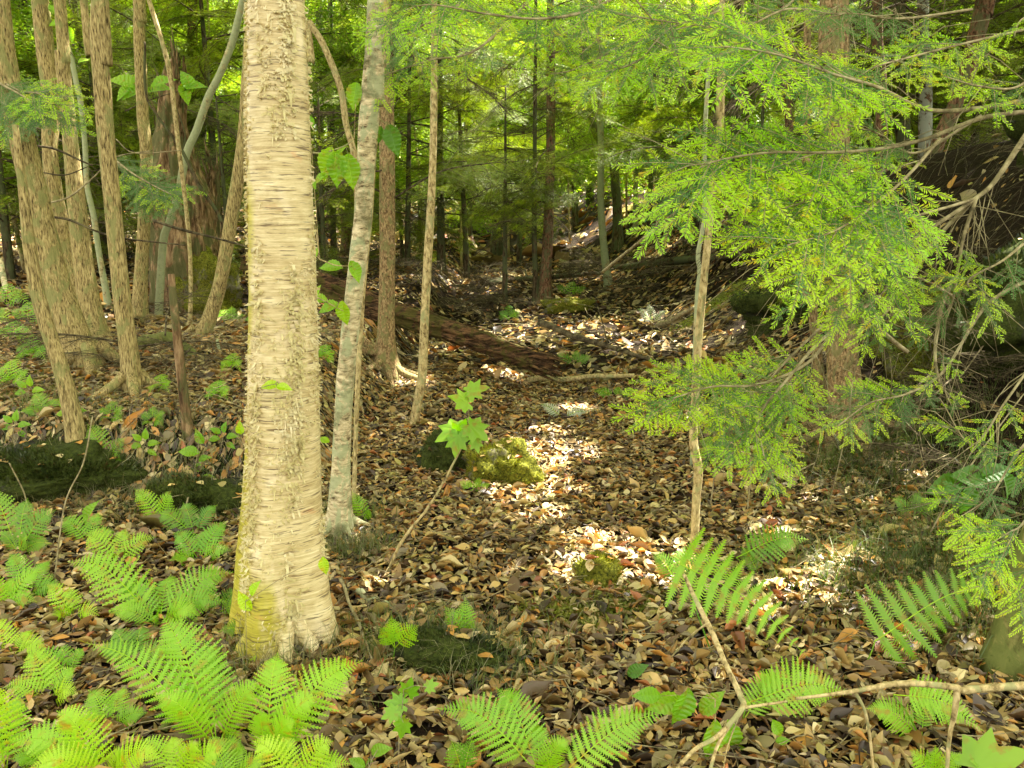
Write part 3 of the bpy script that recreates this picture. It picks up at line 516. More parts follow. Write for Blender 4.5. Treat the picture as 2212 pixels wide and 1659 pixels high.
FT = [((690, 0), (690, 505), 16, 17, 'dark_bark', 'dark trunk just past the edge of the thick birch'), ((711, 40), (712, 510), 12, 21, 'dark_bark', 'second dark trunk past the thick birch, thinner than its neighbour'),
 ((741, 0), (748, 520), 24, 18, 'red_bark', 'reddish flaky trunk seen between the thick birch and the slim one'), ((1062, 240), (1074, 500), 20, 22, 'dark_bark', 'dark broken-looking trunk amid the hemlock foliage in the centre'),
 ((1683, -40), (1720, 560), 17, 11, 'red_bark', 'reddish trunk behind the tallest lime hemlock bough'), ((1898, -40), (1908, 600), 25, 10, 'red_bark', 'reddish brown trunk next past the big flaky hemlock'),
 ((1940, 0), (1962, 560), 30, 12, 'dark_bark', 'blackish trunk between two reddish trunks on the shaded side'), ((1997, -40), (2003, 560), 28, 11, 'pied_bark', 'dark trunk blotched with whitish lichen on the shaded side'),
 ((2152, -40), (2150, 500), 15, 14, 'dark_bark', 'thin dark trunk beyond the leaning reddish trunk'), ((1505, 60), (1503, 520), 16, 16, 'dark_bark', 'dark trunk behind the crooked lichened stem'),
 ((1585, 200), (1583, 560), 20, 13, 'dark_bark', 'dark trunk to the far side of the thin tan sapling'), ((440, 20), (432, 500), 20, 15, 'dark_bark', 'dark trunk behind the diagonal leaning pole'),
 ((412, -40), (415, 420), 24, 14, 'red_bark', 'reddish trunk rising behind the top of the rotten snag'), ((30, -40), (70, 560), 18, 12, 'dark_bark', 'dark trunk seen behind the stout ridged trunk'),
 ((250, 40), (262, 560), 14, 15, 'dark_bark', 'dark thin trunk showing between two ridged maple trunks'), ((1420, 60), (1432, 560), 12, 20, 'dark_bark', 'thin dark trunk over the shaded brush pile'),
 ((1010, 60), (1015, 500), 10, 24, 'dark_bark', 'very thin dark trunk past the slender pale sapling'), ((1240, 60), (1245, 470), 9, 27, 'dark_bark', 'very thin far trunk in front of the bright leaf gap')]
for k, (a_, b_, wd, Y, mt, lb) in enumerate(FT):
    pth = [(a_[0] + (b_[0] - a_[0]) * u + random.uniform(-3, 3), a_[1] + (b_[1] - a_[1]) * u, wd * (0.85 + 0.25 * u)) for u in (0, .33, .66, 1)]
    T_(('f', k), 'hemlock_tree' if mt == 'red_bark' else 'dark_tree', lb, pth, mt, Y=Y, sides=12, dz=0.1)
T_('leanr', 'leaning_tree', 'reddish trunk leaning strongly, forked off behind the hemlock twigs', [(2140, -60, 36), (2128, 0, 36), (2103, 100, 34), (2068, 215, 30), (2030, 300, 28), (2000, 400, 30), (1980, 520, 34)], 'red_bark', Y=9.5, sides=18, amp=0.08)
# the mossy trunk at the frame edge that carries the near boughs
EB = Vector((1.68, 2.42, 0)); EB.z = hh(EB.x, EB.y)
# rotten snag with jagged top
def snag(label, base, pts, w_, Y, seed, spikes=0.5, name='broken_snag'):
    P3 = [P(a, b, Y) for a, b, c in pts][::-1]; Rr = [wr(p, c) for p, (a, b, c) in zip(P3, pts[::-1])]; b = Vector((P3[0].x, P3[0].y, hh(P3[0].x, P3[0].y))); P3[0].z = b.z - 0.1
    n = 70; pp = catmull([tuple(p) for p in P3], n); r_ = np.interp(np.linspace(0, len(P3) - 1, n), np.arange(len(P3)), Rr); sides = 48
    rd = ridged(seed, 0.28, 3.2, 1.3); rd2 = ridged(seed + 5, 0.16, 11, 3.0); V, Q, T = tube(pp, r_, sides, lambda p, th, i: rd(p, th, i) + rd2(p, th, i) - 1, cap=False); V = V.reshape(n, sides, 3)
    L = np.array([1 - spikes * (0.5 + 0.5 * mn.noise(Vector((math.cos(a) * 1.5 + seed, math.sin(a) * 1.5, 0)))) - 0.25 * spikes * mn.noise(Vector((math.cos(a) * 9, math.sin(a) * 9, seed))) for a in np.linspace(0, 6.283, sides, endpoint=False)])
    for j in range(sides):
        cut = int(n * max(0.25, min(1, L[j])))
        if cut < n: V[cut:, j] = V[cut - 1, j] + (pp[cut - 1] - V[cut - 1, j]) * 0.3
    th = thing(name, label, 'dead tree', b); a = Acc(); a.add(V.reshape(-1, 3), Q); link('wood', a.mesh('wood', off=b), th, 'snag_wood'); 
    a = Acc()
    for k in range(60):
        j = random.randrange(sides); i = random.randrange(4, n - 4); p = Vector(V[i, j]); d = (p - Vector(pp[i])); d.z = 0; d = d.normalized() if d.length > 1e-5 else Vector((1, 0, 0)); l = random.uniform(0.1, 0.45); wv = Vector((-d.y, d.x, 0)) * random.uniform(0.01, 0.03)
        q = p + d * random.uniform(0.0, 0.12) + Vector((0, 0, l)); a.add([p - wv, p + wv, q, p + d * 0.015], None, [(0, 1, 2), (1, 3, 2), (3, 0, 2)])
    link('splinter', a.mesh('splinter', off=b, smooth=False), th, 'snag_wood', 'stuff')
snag('tall rotten brown snag with a jagged splintered top behind the ridged trunks', None, [(394, 45, 14), (385, 110, 30), (377, 160, 46), (372, 260, 54), (372, 330, 80), (378, 400, 110), (392, 470, 130), (400, 545, 150)], None, 9.3, 2.0)
snag('short splintered spike of rotten wood next to the tall snag', None, [(472, 330, 8), (460, 390, 26), (450, 440, 44), (440, 500, 66), (436, 560, 80)], None, 9.8, 9.0, 0.4)
# ------------------------------------------------------------------ fallen logs and branches
def log(name, label, p0, p1, r0, r1, mat, cat='log', amp=0.22, sides=28, n=60, sag=0, splinters=0, branches=0):
    p0, p1 = Vector(p0), Vector(p1); b = (p0 + p1) / 2; b.z = hh(b.x, b.y); L = (p1 - p0).length
    pts = [p0.lerp(p1, u) + Vector((0, 0, -sag * math.sin(u * 3.14) + 0.03 * mn.noise(Vector((u * 4, L, 0))))) for u in np.linspace(0, 1, 8)]
    pp = catmull([tuple(p) for p in pts], n); d = (p1 - p0).normalized(); sd = random.random() * 50
    def disp(p, th, i):
        s = i / n * L
        return 1 + amp * np.array([mn.noise(Vector((math.cos(a) * 2.5 + sd, math.sin(a) * 2.5, s * 0.8))) + 0.7 * mn.noise(Vector((math.cos(a) * 8 + sd, math.sin(a) * 8, s * 1.1))) + 0.25 * mn.noise(Vector((math.cos(a) * 6, math.sin(a) * 6, s * 9))) for a in th])
    rr = np.linspace(r0, r1, n); V, Q, T = tube(pp, rr, sides, disp); th = thing(name, label, cat, b); a = Acc(); a.add(V, Q, T); link('wood', a.mesh('wood', off=b), th, mat)
    if splinters:
        a = Acc()
        for k in range(splinters):
            i = random.randrange(2, n - 6) if random.random() < 0.7 else n - 5; j = random.randrange(sides); p = Vector(V[i * sides + j]); e = (p - Vector(pp[i])).normalized(); l = random.uniform(0.08, 0.35); wv = e.cross(d) * random.uniform(0.005, 0.018)
            q = p + d * l + e * random.uniform(0, 0.05); a.add([p - wv, p + wv, q, p + e * 0.012], None, [(0, 1, 2), (1, 3, 2), (3, 0, 2)])
        link('splinter', a.mesh('splinter', off=b, smooth=False), th, mat, 'stuff')
    for k in range(branches):
        i = random.randrange(5, n - 8); p = Vector(pp[i]); e = Vector((random.uniform(-1, 1), random.uniform(-1, 1), random.uniform(-0.2, 0.8))).normalized(); l = random.uniform(0.15, 0.6)
        V2, Q2, T2 = tube(catmull([tuple(p), tuple(p + e * l * .5), tuple(p + e * l + Vector((0, 0, -0.05)))], 6), np.linspace(rr[i] * 0.4, rr[i] * 0.1, 6), 6); a = Acc(); a.add(V2, Q2, T2); link('twig', a.mesh('twig', off=b), th, mat)
    return th
g1 = G(1150, 782); g0 = P(380, 548, 9.2); gm = G(800, 640)
def onG(dx, dy, up=0): p = G(dx, dy); return Vector((p.x, p.y, hh(p.x, p.y) + up))
log('rotten_log', 'long rotten red-brown log sloping down behind the birches to the path', P(540, 560, 8.6) + Vector((0, 0, -.04)), P(1185, 790, 6.9), 0.135, 0.075, 'rot_wood', splinters=320, n=110, sides=36, amp=0.55)
log('fallen_branch', 'thin dark branch running down from the rotten log to the path', P(1165, 700, 7.6), P(1420, 782, 6.7), 0.035, 0.015, 'dark_twig', 'branch', 0.1, 10, branches=4)
log('fallen_branch', 'pale bare stick lying across the path beside the log end', onG(1140, 828, .03), onG(1370, 822, .05), 0.028, 0.02, 'sapling_bark', 'branch', 0.1, 12)
log('fallen_branch', 'mossy bent root lying on litter behind the broken stem', onG(300, 765, .06), onG(420, 775, .02), 0.045, 0.04, 'mossy_bark', 'branch', 0.15, 12, sag=-0.1)
log('fallen_branch', 'lichened pale stick half buried at the foot of the thick birch', onG(770, 1290, .02), onG(845, 1322, .02), 0.014, 0.011, 'lichen_bark', 'branch', 0.15, 10)
log('fallen_branch', 'thin brown stick sloping down the litter near the birch foot', P(735, 1250, 3.0), onG(808, 1445, .03), 0.007, 0.004, 'dead_twig', 'branch', 0.1, 8)
log('fallen_branch', 'short lichened stick under the big fern', onG(355, 1600, .03), onG(410, 1540, .05), 0.012, 0.010, 'mossy_bark', 'branch', 0.15, 10)
log('fallen_log', 'dark log lying on the far slope behind the paired trunks', onG(1040, 622, .1), onG(1300, 600, .1), 0.06, 0.04, 'dark_bark', 'log', 0.2, 16, branches=5)
log('fallen_log', 'black log beneath the brush at the far side of the path', onG(1330, 585, .06), onG(1640, 560, .1), 0.08, 0.05, 'dark_bark', 'log', 0.2, 16, branches=8)
log('fallen_branch', 'pale dead branch leaning up from the litter toward the thin sapling', onG(1420, 715, .05), P(1500, 665, 8.5), 0.04, 0.02, 'dead_twig', 'branch', 0.1, 10, branches=3)
log('fallen_branch', 'long pale dead pole slanting up behind the thin tan sapling', P(1300, 590, 11), P(1580, 360, 9), 0.02, 0.012, 'dead_twig', 'branch', 0.05, 8, branches=5)
log('fallen_branch', 'broken grey slab of wood leaning on the mossy bank', P(55, 925, 4.8), P(148, 905, 4.9), 0.012, 0.02, 'snag_wood', 'branch', 0.3, 8)
log('fallen_branch', 'pale stick lying beneath the slender sapling foot', onG(905, 890, .03), onG(985, 862, .03), 0.012, 0.009, 'dead_twig', 'branch', 0.1, 8)
log('fallen_branch', 'curved thin root creeping down beside the thick birch edge', P(470, 740, 6.0), P(530, 960, 4.6), 0.012, 0.014, 'lichen_bark', 'branch', 0.1, 8, sag=0.15)
log('white_stem', 'thin white trunk piece leaning at the picture edge past the maple clump', P(0, 560, 9), P(25, 690, 8.6), 0.03, 0.03, 'young_birch_bark', 'branch', 0.05, 10)

# roots running out from the trunk feet
BR = (birch, b_birch, None, None)
for (th, b, pp_, rr_), n_, Lr, r0_, w0_, mt_ in [(TR['brown'], 9, (0.35, 0.9), 0.07, 0.035, 'hemlock_bark'), (BR, 8, (0.10, 0.28), 0.12, 0.042, 'birch_bark'), (TR['m1'], 5, (0.2, 0.5), 0.1, 0.05, 'maple_bark'), (TR['m4'], 5, (0.2, 0.45), 0.07, 0.035, 'maple_bark'), (TR['hem'], 7, (0.25, 0.7), 0.12, 0.05, 'hemlock_bark'), (TR['lb'], 5, (0.1, 0.25), 0.05, 0.022, 'young_birch_bark'), (TR['curv'], 4, (0.15, 0.3), 0.05, 0.03, 'maple_bark')]:
  for k in range(n_):
    a0 = k * 6.283 / n_ + random.random() * 0.5; L = random.uniform(*Lr); pts = []
    for u in np.linspace(0, 1, 7):
        x = b.x + math.cos(a0 + u * random.uniform(-.2, .2)) * (r0_ * .6 + L * u); y = b.y + math.sin(a0) * (r0_ * .6 + L * u); pts.append((x, y, hh(x, y) + 1.6 * r0_ * (1 - u) ** 3 + 0.012 - 0.02 * u))
    V, Q, T = tube(catmull(pts, 12), np.linspace(w0_, 0.008, 12), 9, ridged(k, 0.15, 3, 9)); a = Acc(); a.add(V, Q, T); link('root', a.mesh('root', off=b), th, mt_)

# ------------------------------------------------------------------ hemlock foliage
def needles(a, p0, d, side, up, L, step, nl, nw, newfrac=0.35, m_old=0, m_new=1):
    n = max(3, int(L / step)); u = np.arange(n) / n; p = p0[None] + d[None] * (u * L)[:, None]
    V, T, mi = [], [], []
    for s in (-1, 1):
        ll = nl * (0.75 + 0.4 * rng.random(n)) * np.where(u > 0.9, 0.6, 1) * np.where(u < 0.1, 0.7, 1)
        ll = ll * (1.1 - 0.55 * u ** 2); dirn = side[None] * s * 0.8 + d[None] * (0.50 + 0.35 * u + 0.18 * rng.normal(0, 1, n))[:, None] + up[None] * rng.normal(0, 0.28, n)[:, None]
        tip = p + dirn * ll[:, None]; mid = p + dirn * ll[:, None] * 0.55; w = d[None] * nw / 2
        V.append(np.stack([p, mid - w, tip, mid + w], 1))
    V = np.concatenate(V).reshape(-1, 3); Q = np.arange(len(V)).reshape(-1, 4)
    split = np.concatenate([u, u]) + 0.12 * rng.normal(0, 1, 2 * n) > 1 - newfrac
    a.V.append(V); a.Q.append(Q + a.n); a.mq += list(np.where(split, m_new, m_old)); a.n += len(V)
def hemlock_spray(seed, L=0.22, newfrac=0.4):
    """flat spray, stem along +y"""
    a = Acc(); rs = random.Random(seed); ax = np.array((0, 1.0, 0)); up = np.array((0, 0, 1.0)); n = rs.randint(4, 5)
    pts = catmull([(0, 0, 0), (rs.uniform(-.01, .01), L * .5, 0.004), (rs.uniform(-.015, .015), L, -0.02)], 7)
    V, Q, T = tube(pts, np.linspace(0.0015, 0.0006, 7), 4, cap=False); a.add(V, Q, m=2)
    for i in range(6): d = pts[i + 1] - pts[i]; l = np.linalg.norm(d); d = d / l; needles(a, pts[i], d, np.cross(d, up), up, l, 0.0052, 0.018, 0.0046, 1.0 if i >= 4 else 0.0)
    for k in range(n):
        u = 0.06 + 0.78 * (k + rs.uniform(-.2, .2)) / n; u = max(0.03, u)
        for s in (-1, 1):
            if rs.random() < 0.12: continue
            p = np.array(pts[min(6, int(u * 6))]) * (1 - (u * 6) % 1) + np.array(pts[min(6, int(u * 6) + 1)]) * ((u * 6) % 1); ang = R(rs.uniform(38, 62)); l = L * (0.60 - 0.42 * u) * rs.uniform(0.7, 1.25)
            d = np.array((s * math.sin(ang), math.cos(ang), rs.uniform(-0.45, 0.0))); d /= np.linalg.norm(d)
            V, Q, T = tube([p, p + d * l], [0.0009, 0.0005], 3, cap=False); a.add(V, Q, m=2)
            needles(a, p, d, np.cross(d, up), up, l, 0.0050, 0.0185, 0.0047, newfrac * rs.uniform(0.6, 1.5))
    return a.mesh('spray', smooth=False)
SPRAY = []
for k in range(6):
    me = hemlock_spray(k, 0.26, 0.85); [me.materials.append(M[x]) for x in ('needle_old', 'needle_new', 'dead_twig')]; SPRAY.append(me)
OLD = []
for k in range(5):
    me = hemlock_spray(20 + k, 0.24, 0.0); [me.materials.append(M[x]) for x in ('needle_old', 'needle_old', 'dead_twig')]; OLD.append(me)
def bough_mesh(seed, L=1.6, bare=False, dens=1.0):
    a = Acc(); rs = random.Random(seed); up = np.array((0, 0, 1.0))
    pts = catmull([(0, 0, 0), (rs.uniform(-.1, .1), L * .4, 0.06), (rs.uniform(-.15, .15), L * .75, 0.0), (rs.uniform(-.2, .2), L, -0.14)], 14)
    V, Q, T = tube(pts, np.linspace(0.013, 0.003, 14), 5, cap=False); a.add(V, Q, m=2)
    n = int(24 * dens)
    for k in range(n):
        u = 0.12 + 0.86 * k / n; f = u * 13; i = min(12, int(f)); p = pts[i] + (pts[i + 1] - pts[i]) * (f - i); s = -1 if k % 2 else 1; ang = R(rs.uniform(40, 75))
        l = L * (0.42 * math.sin(min(1, u * 1.6 + 0.15) * 1.57) * (1.15 - u)) * rs.uniform(0.6, 1.25) + 0.08
        d = np.array((s * math.sin(ang), math.cos(ang), rs.uniform(-0.35, 0.12))); d /= np.linalg.norm(d); e = p + d * l + np.array((0, 0, -0.06 * l)); V, Q, T = tube([p, (p + e) / 2, e], [0.005, 0.003, 0.0015], 3, cap=False); a.add(V, Q, m=2)
        sd = np.cross(d, up); sd /= np.linalg.norm(sd)
        ns = int(l / 0.055)
        for q in range(ns):
            uu = (q + 0.5) / ns; pb = p + (e - p) * uu
            for s2 in (-1, 1):
                if rs.random() < (0.6 if bare else 0.15): continue
                ll = (0.16 * (1.1 - uu) + 0.03) * rs.uniform(0.6, 1.3); d2 = d * rs.uniform(0.4, 0.8) + sd * s2 * rs.uniform(0.6, 0.9) + up * rs.uniform(-0.3, 0.1); d2 /= np.linalg.norm(d2)
                if bare:
                    V, Q, T = tube([pb, pb + d2 * ll, pb + d2 * ll * 1.7 + np.array((0, 0, rs.uniform(-.06, .04)))], [0.0022, 0.0016, 0.0009], 3, cap=False); a.add(V, Q, m=2)
                else:
                    s3 = np.cross(d2, up); s3 /= np.linalg.norm(s3); needles(a, pb, d2, s3, up, ll, 0.014, 0.024, 0.0085, 0.3)
        if not bare: needles(a, p, d, sd, up, l, 0.014, 0.022, 0.0085, 0.2)
    return a.mesh('branch', smooth=False)
BOUGH = []; BARE = []
for k in range(6):
    me = bough_mesh(k); [me.materials.append(M[x]) for x in ('needle_far', 'needle_mid', 'dark_twig')]; BOUGH.append(me)
for k in range(5):
    me = bough_mesh(40 + k, 1.5, True); [me.materials.append(M[x]) for x in ('needle_far', 'needle_mid', 'dark_twig')]; BARE.append(me)
FL = [(1165, 975, .11), (1185, 1010, .08), (1110, 1060, .16), (1060, 1010, .13), (1190, 1125, .12), (1150, 1095, .08), (1290, 1185, .10), (1265, 1235, .10), (1400, 1235, .14), (1440, 1210, .12), (1260, 705, .35), (1300, 712, .25), (1375, 745, .3), (1210, 668, .25), (1430, 690, .25), (1240, 888, .14), (1530, 900, .12), (2030, 1000, .15), (1730, 1285, .07), (1790, 1235, .05), (1665, 1160, .06), (1135, 1030, .10), (1205, 1060, .08), (1235, 1155, .09), (1340, 1200, .09), (1320, 1225, .07), (1225, 975, .09), (1130, 1090, .1), (1330, 728, .25), (1220, 720, .2), (1080, 815, .2), (890, 825, .15), (1640, 645, .3), (1180, 935, .1), (800, 1270, .05)]  # ground spots kept open to the sun through boughs and canopy
FP = [(G(a_, b_), r_) for a_, b_, r_ in FL]
s_ = np.array(SUN)
def inray(p, rad):
    for g, r_ in FP:
        t = (p.z - g.z) / SUN.z; qx = p.x - SUN.x * t - g.x; qy = p.y - SUN.y * t - g.y
        if qx * qx + qy * qy < (r_ + rad) ** 2: return True
    return False
def clothe(th, base, pp, z0, z1, n, scale=(0.6, 1.0), bare=0.3, rs=None, az=None, pitch=(-0.5, 0.4)):
    """branches on a trunk given by its axis"""
    for k in range(n):
        z = z0 + (z1 - z0) * (k + random.random()) / n; i = int(np.clip(np.searchsorted(pp[:, 2], z), 1, len(pp) - 1)); p = Vector(pp[i]); a0 = random.uniform(0, 6.283) if az is None else random.gauss(*az)
        me = random.choice(BARE) if random.random() < bare else random.choice(BOUGH); s = random.uniform(*scale)
        mt = Matrix.Translation(p - base) @ Matrix.Rotation(a0, 4, 'Z') @ Matrix.Rotation(random.uniform(*pitch), 4, 'X') @ Matrix.Rotation(random.uniform(-.8, .8), 4, 'Y') @ Matrix.Scale(s, 4)
        if me in BOUGH and any(inray(base + mt @ Vector((0, v, 0)), 0.32 * s * (1.2 - 0.4 * v)) for v in (.3, .7, 1.1, 1.5)): continue  # boughs left out where they would shade a fleck
        link('branch', me, th, matrix=mt)
for key, z0, z1, n, sc, br in [('brown', 1.2, 4.0, 12, (0.4, 0.8), 0.6), ('c1', 0.9, 5.0, 26, (0.6, 1.1), 0.45), ('c2', 0.8, 5.0, 20, (0.5, 1.0), 0.4), ('hem', 1.0, 4.0, 22, (0.5, 1.0), 0.45), ('hem2', 0.6, 3.5, 14, (0.4, 0.8), 0.5), ('c4', 1.5, 7, 14, (0.7, 1.2), 0.6), ('c6', 1.2, 6, 20, (0.8, 1.2), 0.4)]:
    th, b, pp_, rr_ = TR[key]; clothe(th, b, pp_, b.z + z0, b.z + z1, n, sc, br)
for k in range(len(FT)):
    th, b, pp_, rr_ = TR[('f', k)]; Y = FT[k][3]; clothe(th, b, pp_, b.z + 0.9, 1.55 + Y * 0.30, 18, (0.8, 1.5), 0.4)
# young hemlocks filling the middle distance
YH = [(880, 600, 14.5, 5, 'feathery young hemlock right of the brown rooted trunk'), (1010, 590, 15, 5, 'feathery young hemlock over the far end of the log'), (1090, 610, 13, 3.5, 'low hemlock bush beside the slimmer paired trunk'),
 (1000, 560, 19, 7, 'tall hemlock in the shady middle of the wood'), (1120, 545, 20, 7, 'tall hemlock standing behind the paired trunks'), (1240, 545, 26, 8, 'distant hemlock under the bright gap'), (1400, 560, 18, 7, 'tall hemlock beyond the elbowed grey-green trunk'),
 (1480, 570, 15, 6, 'dark hemlock behind the crooked stems'), (1600, 575, 14, 6, 'dark hemlock at the back of the leafy slope'), (1680, 560, 17, 7, 'tall shaded hemlock past the leafy slope'), (600, 560, 14, 6, 'hemlock mostly hidden behind the thick birch'),
 (720, 560, 15, 6, 'hemlock seen between the two birches'), (780, 540, 22, 8, 'farther hemlock seen beside the slim birch'), (480, 540, 13, 6, 'dark hemlock behind the curved trunk'), (340, 540, 14, 7, 'hemlock behind the rotten snag'),
 (230, 560, 12, 6, 'hemlock behind the ridged maple trunks'), (110, 570, 11, 6, 'hemlock in the thick of the maple clump'), (20, 580, 10, 5, 'hemlock bough-covered tree at the outer edge of the clump'), (1850, 560, 13, 7, 'hemlock behind the big flaky trunk'),
 (1960, 560, 15, 7, 'hemlock behind the blotched trunk'), (2080, 560, 13, 7, 'hemlock behind the leaning reddish trunk'), (2180, 540, 12, 7, 'hemlock over the great dark boulder'), (910, 540, 25, 8, 'distant hemlock glimpsed past the pale sapling'),
 (1330, 530, 30, 9, 'most distant hemlock beyond the lichened trunk'), (1560, 540, 24, 9, 'distant hemlock behind the tan sapling'), (160, 540, 20, 8, 'distant hemlock past the broken trunk'), (420, 530, 22, 8, 'distant hemlock above the short splintered spike'),
 (1050, 530, 32, 9, 'far hemlock in the thickest middle of the trees'), (1770, 540, 22, 8, 'farther hemlock beyond the narrow grey trunk'), (2020, 540, 21, 8, 'farther hemlock on the shaded rise'),

 (1620, 600, 12, 3, 'low hemlock on the slope behind the tan sapling'),
 (870, 560, 18, 3.5, 'mid-height hemlock behind the brown rooted trunk'), (700, 590, 12, 3, 'low hemlock in the gap beside the thick birch'), (500, 590, 10.5, 2.6, 'low hemlock by the foot of the curved trunk'), (250, 600, 11, 2.8, 'low hemlock behind the tall straight maple trunk'),
 (1500, 560, 20, 4, 'distant low hemlock over the black log'), (1012, 570, 26, 4, 'distant low hemlock in the gap past the pale sapling')]
for k, (dx, dy, Y, ht, lb) in enumerate(YH):
    p = P(dx, dy, Y); x, y = p.x, p.y; z = hh(x, y); b = Vector((x, y, z)); th = thing('hemlock_tree', lb, 'tree', b, 'hemlocks filling the wood')
    lean = Vector((random.uniform(-.04, .04), random.uniform(-.04, .04), 1)); pp_ = np.array([tuple(b + lean * ht * u + Vector((0, 0, -.05))) for u in np.linspace(0, 1, 20)])
    V, Q, T = tube(pp_, np.linspace(0.03 + ht * 0.006, 0.012, 20), 9, ridged(k, 0.1, 3, 2)); a = Acc(); a.add(V, Q, T); link('trunk', a.mesh('trunk', off=b), th, 'dark_bark')
    clothe(th, b, pp_, z + (1.1 if 950 < dx < 1540 else 0.35), min(z + ht, 1.55 + Y * 0.32 + 0.6), int(30 + ht * 2.0), (0.7, 1.3) if ht > 4 else (0.35, 0.8), 0.25)

for dx, dy, rad, n, lb in [(1470, 600, 1.3, 22, 'tangle of dead twigs at the far side of the path under the black log'), (1600, 585, 1.2, 16, 'tangle of dead hemlock twigs behind the tan sapling'), (880, 625, .9, 14, 'heap of dead twigs on the rotten log behind the brown trunk'), (1030, 660, .9, 14, 'dead brush between the pale sapling and the slimmer paired trunk'), (690, 600, .9, 12, 'dead brush showing between the two birches'), (480, 640, .8, 10, 'brittle twigs on the bank behind the curved trunk'), (300, 800, .6, 10, 'dead twigs in front of the mossy bent root'), (2000, 930, .7, 14, 'dead twigs hanging over the black mossy rock face'), (2120, 760, .9, 16, 'tangle of grey twigs before the great dark boulder'), (1260, 610, .9, 12, 'grey brush beside the lichened trunk foot')]:
    g = G(dx, dy); b = Vector((g.x, g.y, hh(g.x, g.y))); th = thing('brush_pile', lb, 'brush', b)
    for k in range(n):
        x = random.gauss(0, rad * .5); y = random.gauss(0, rad * .35); z = hh(b.x + x, b.y + y) - b.z + random.uniform(0.02, 0.3); link('branch', random.choice(BARE), th, matrix=Matrix.Translation((x, y, z)) @ Matrix.Rotation(random.uniform(0, 6.3), 4, 'Z') @ Matrix.Rotation(random.uniform(-.3, .45), 4, 'X') @ Matrix.Scale(random.uniform(.35, .75) * (0.6 + 0.05 * b.y), 4))
# ------------------------------------------------------------------ broad leaves
def leaf_shape(kind):
    if kind == 'ovate':
        rows = np.linspace(0, 1, 17); w = 0.86 * np.interp(rows, [0, .08, .2, .36, .52, .68, .82, .93, 1], [0.02, .14, .27, .335, .315, .235, .13, .045, 0.0]); V = []
        for k, (y, ww) in enumerate(zip(rows, w)):
            for s in (-1, -.5, 0, .5, 1): V.append((s * ww * (1 + (0.07 if k % 2 else -0.05) * (abs(s) == 1)), y + 0.09 * abs(s) * ww * 2, 0.40 * abs(s) * ww - 0.30 * y * y + 0.05 * math.sin(y * 3 + s) * s + (0.016 if k % 2 else -0.016) * (abs(s) > 0)))
        Q = [(r * 5 + c, r * 5 + c + 1, r * 5 + c + 6, r * 5 + c + 5) for r in range(16) for c in range(4)]
        return mk('leaf', V, [Q], smooth=False)
    lob = [(-150, .30), (-128, .42), (-105, .30), (-82, .62), (-68, .56), (-58, .50), (-44, .84), (-32, .66), (-22, .60), (-11, .80), (0, 1.0), (11, .80), (22, .60), (32, .66), (44, .84), (58, .50), (68, .56), (82, .62), (105, .30), (128, .42), (150, .30)]
    V = [(0, 0, 0)] + [(math.sin(R(a)) * r * 0.9, math.cos(R(a)) * r + 0.0, -0.10 * r * r + 0.05 * (i % 3 == 0)) for i, (a, r) in enumerate(lob)]; V += [(x * 0.5, y * 0.5, z * 0.25 + 0.03 * (i % 2)) for i, (x, y, z) in enumerate(V[1:])]
    n = len(lob); T = [(0, n + 1 + i, n + 2 + i) for i in range(n - 1)]; Q = [(n + 1 + i, 1 + i, 2 + i, n + 2 + i) for i in range(n - 1)]
    return mk('leaf', V, [Q, T])
LEAF = {(k, m): None for k in ('ovate', 'maple') for m in ('broadleaf', 'dark_leaf', 'fern_yellow', 'fern_deep')}
for k, m_ in LEAF: me = leaf_shape(k); me.materials.append(M[m_]); LEAF[(k, m_)] = me
def put_leaf(th, base, p, tipdir, nrm, size, kind, mat, stalk=None):
    y = tipdir.normalized(); x = y.cross(nrm).normalized(); z = x.cross(y); mt = Matrix.Translation(p - base) @ Matrix((x, y, z)).transposed().to_4x4() @ Matrix.Scale(size, 4); link('leaf', LEAF[(kind, mat)], th, matrix=mt)
def seedling(name, label, stem, leaves, kind, mat, stemmat='dead_twig', w_=3, cat='plant', Y=None):
    """stem: photo points top to foot; leaves: (dx,dy of centre, size in photo units, direction in degrees, 0 = up, clockwise)"""
    g = G(*stem[-1][:2]); Y = Y or g.y; pts = [P(s[0], s[1], s[2] if len(s) > 2 else Y) for s in stem][::-1]; b = Vector((pts[0].x, pts[0].y, hh(pts[0].x, pts[0].y)))
    if len(stem[-1]) < 3: pts[0].z = b.z - 0.02
    th = thing(name, label, cat, b); n = 10; q = catmull([tuple(p) for p in pts], n) if len(pts) > 1 else None; V, Q, T = tube(q, np.linspace(wr(pts[0], w_), wr(pts[0], w_ * .5), n), 6); a = Acc(); a.add(V, Q, T)
    lv = []
    for (dx, dy, sz, ang) in leaves:
        yy = Y + random.uniform(-0.04, 0.04); c = P(dx, dy, yy); L = 2 * wr(c, sz); d2 = Vector((math.sin(R(ang)), 0, math.cos(R(ang)))); d = (d2 + Vector((0, random.uniform(-.5, -.1), -0.05))).normalized()
        root = c - d * L * 0.5; k = int(np.argmin([(Vector(x) - root).length for x in q])); V, Q, T = tube([tuple(q[k]), tuple(root.lerp(Vector(q[k]), .5) + Vector((0, 0, .01))), tuple(root)], [wr(c, 1.6), wr(c, 1.3), wr(c, 1.2)], 4, cap=False); a.add(V, Q)
        lv.append((root, d, Vector((random.uniform(-.3, .3), -0.75, 0.65)), L))
    link('stem', a.mesh('stem', off=b), th, stemmat)
    for r_, d, nn, L in lv: put_leaf(th, b, r_, d, nn, L, kind, mat)
    return th
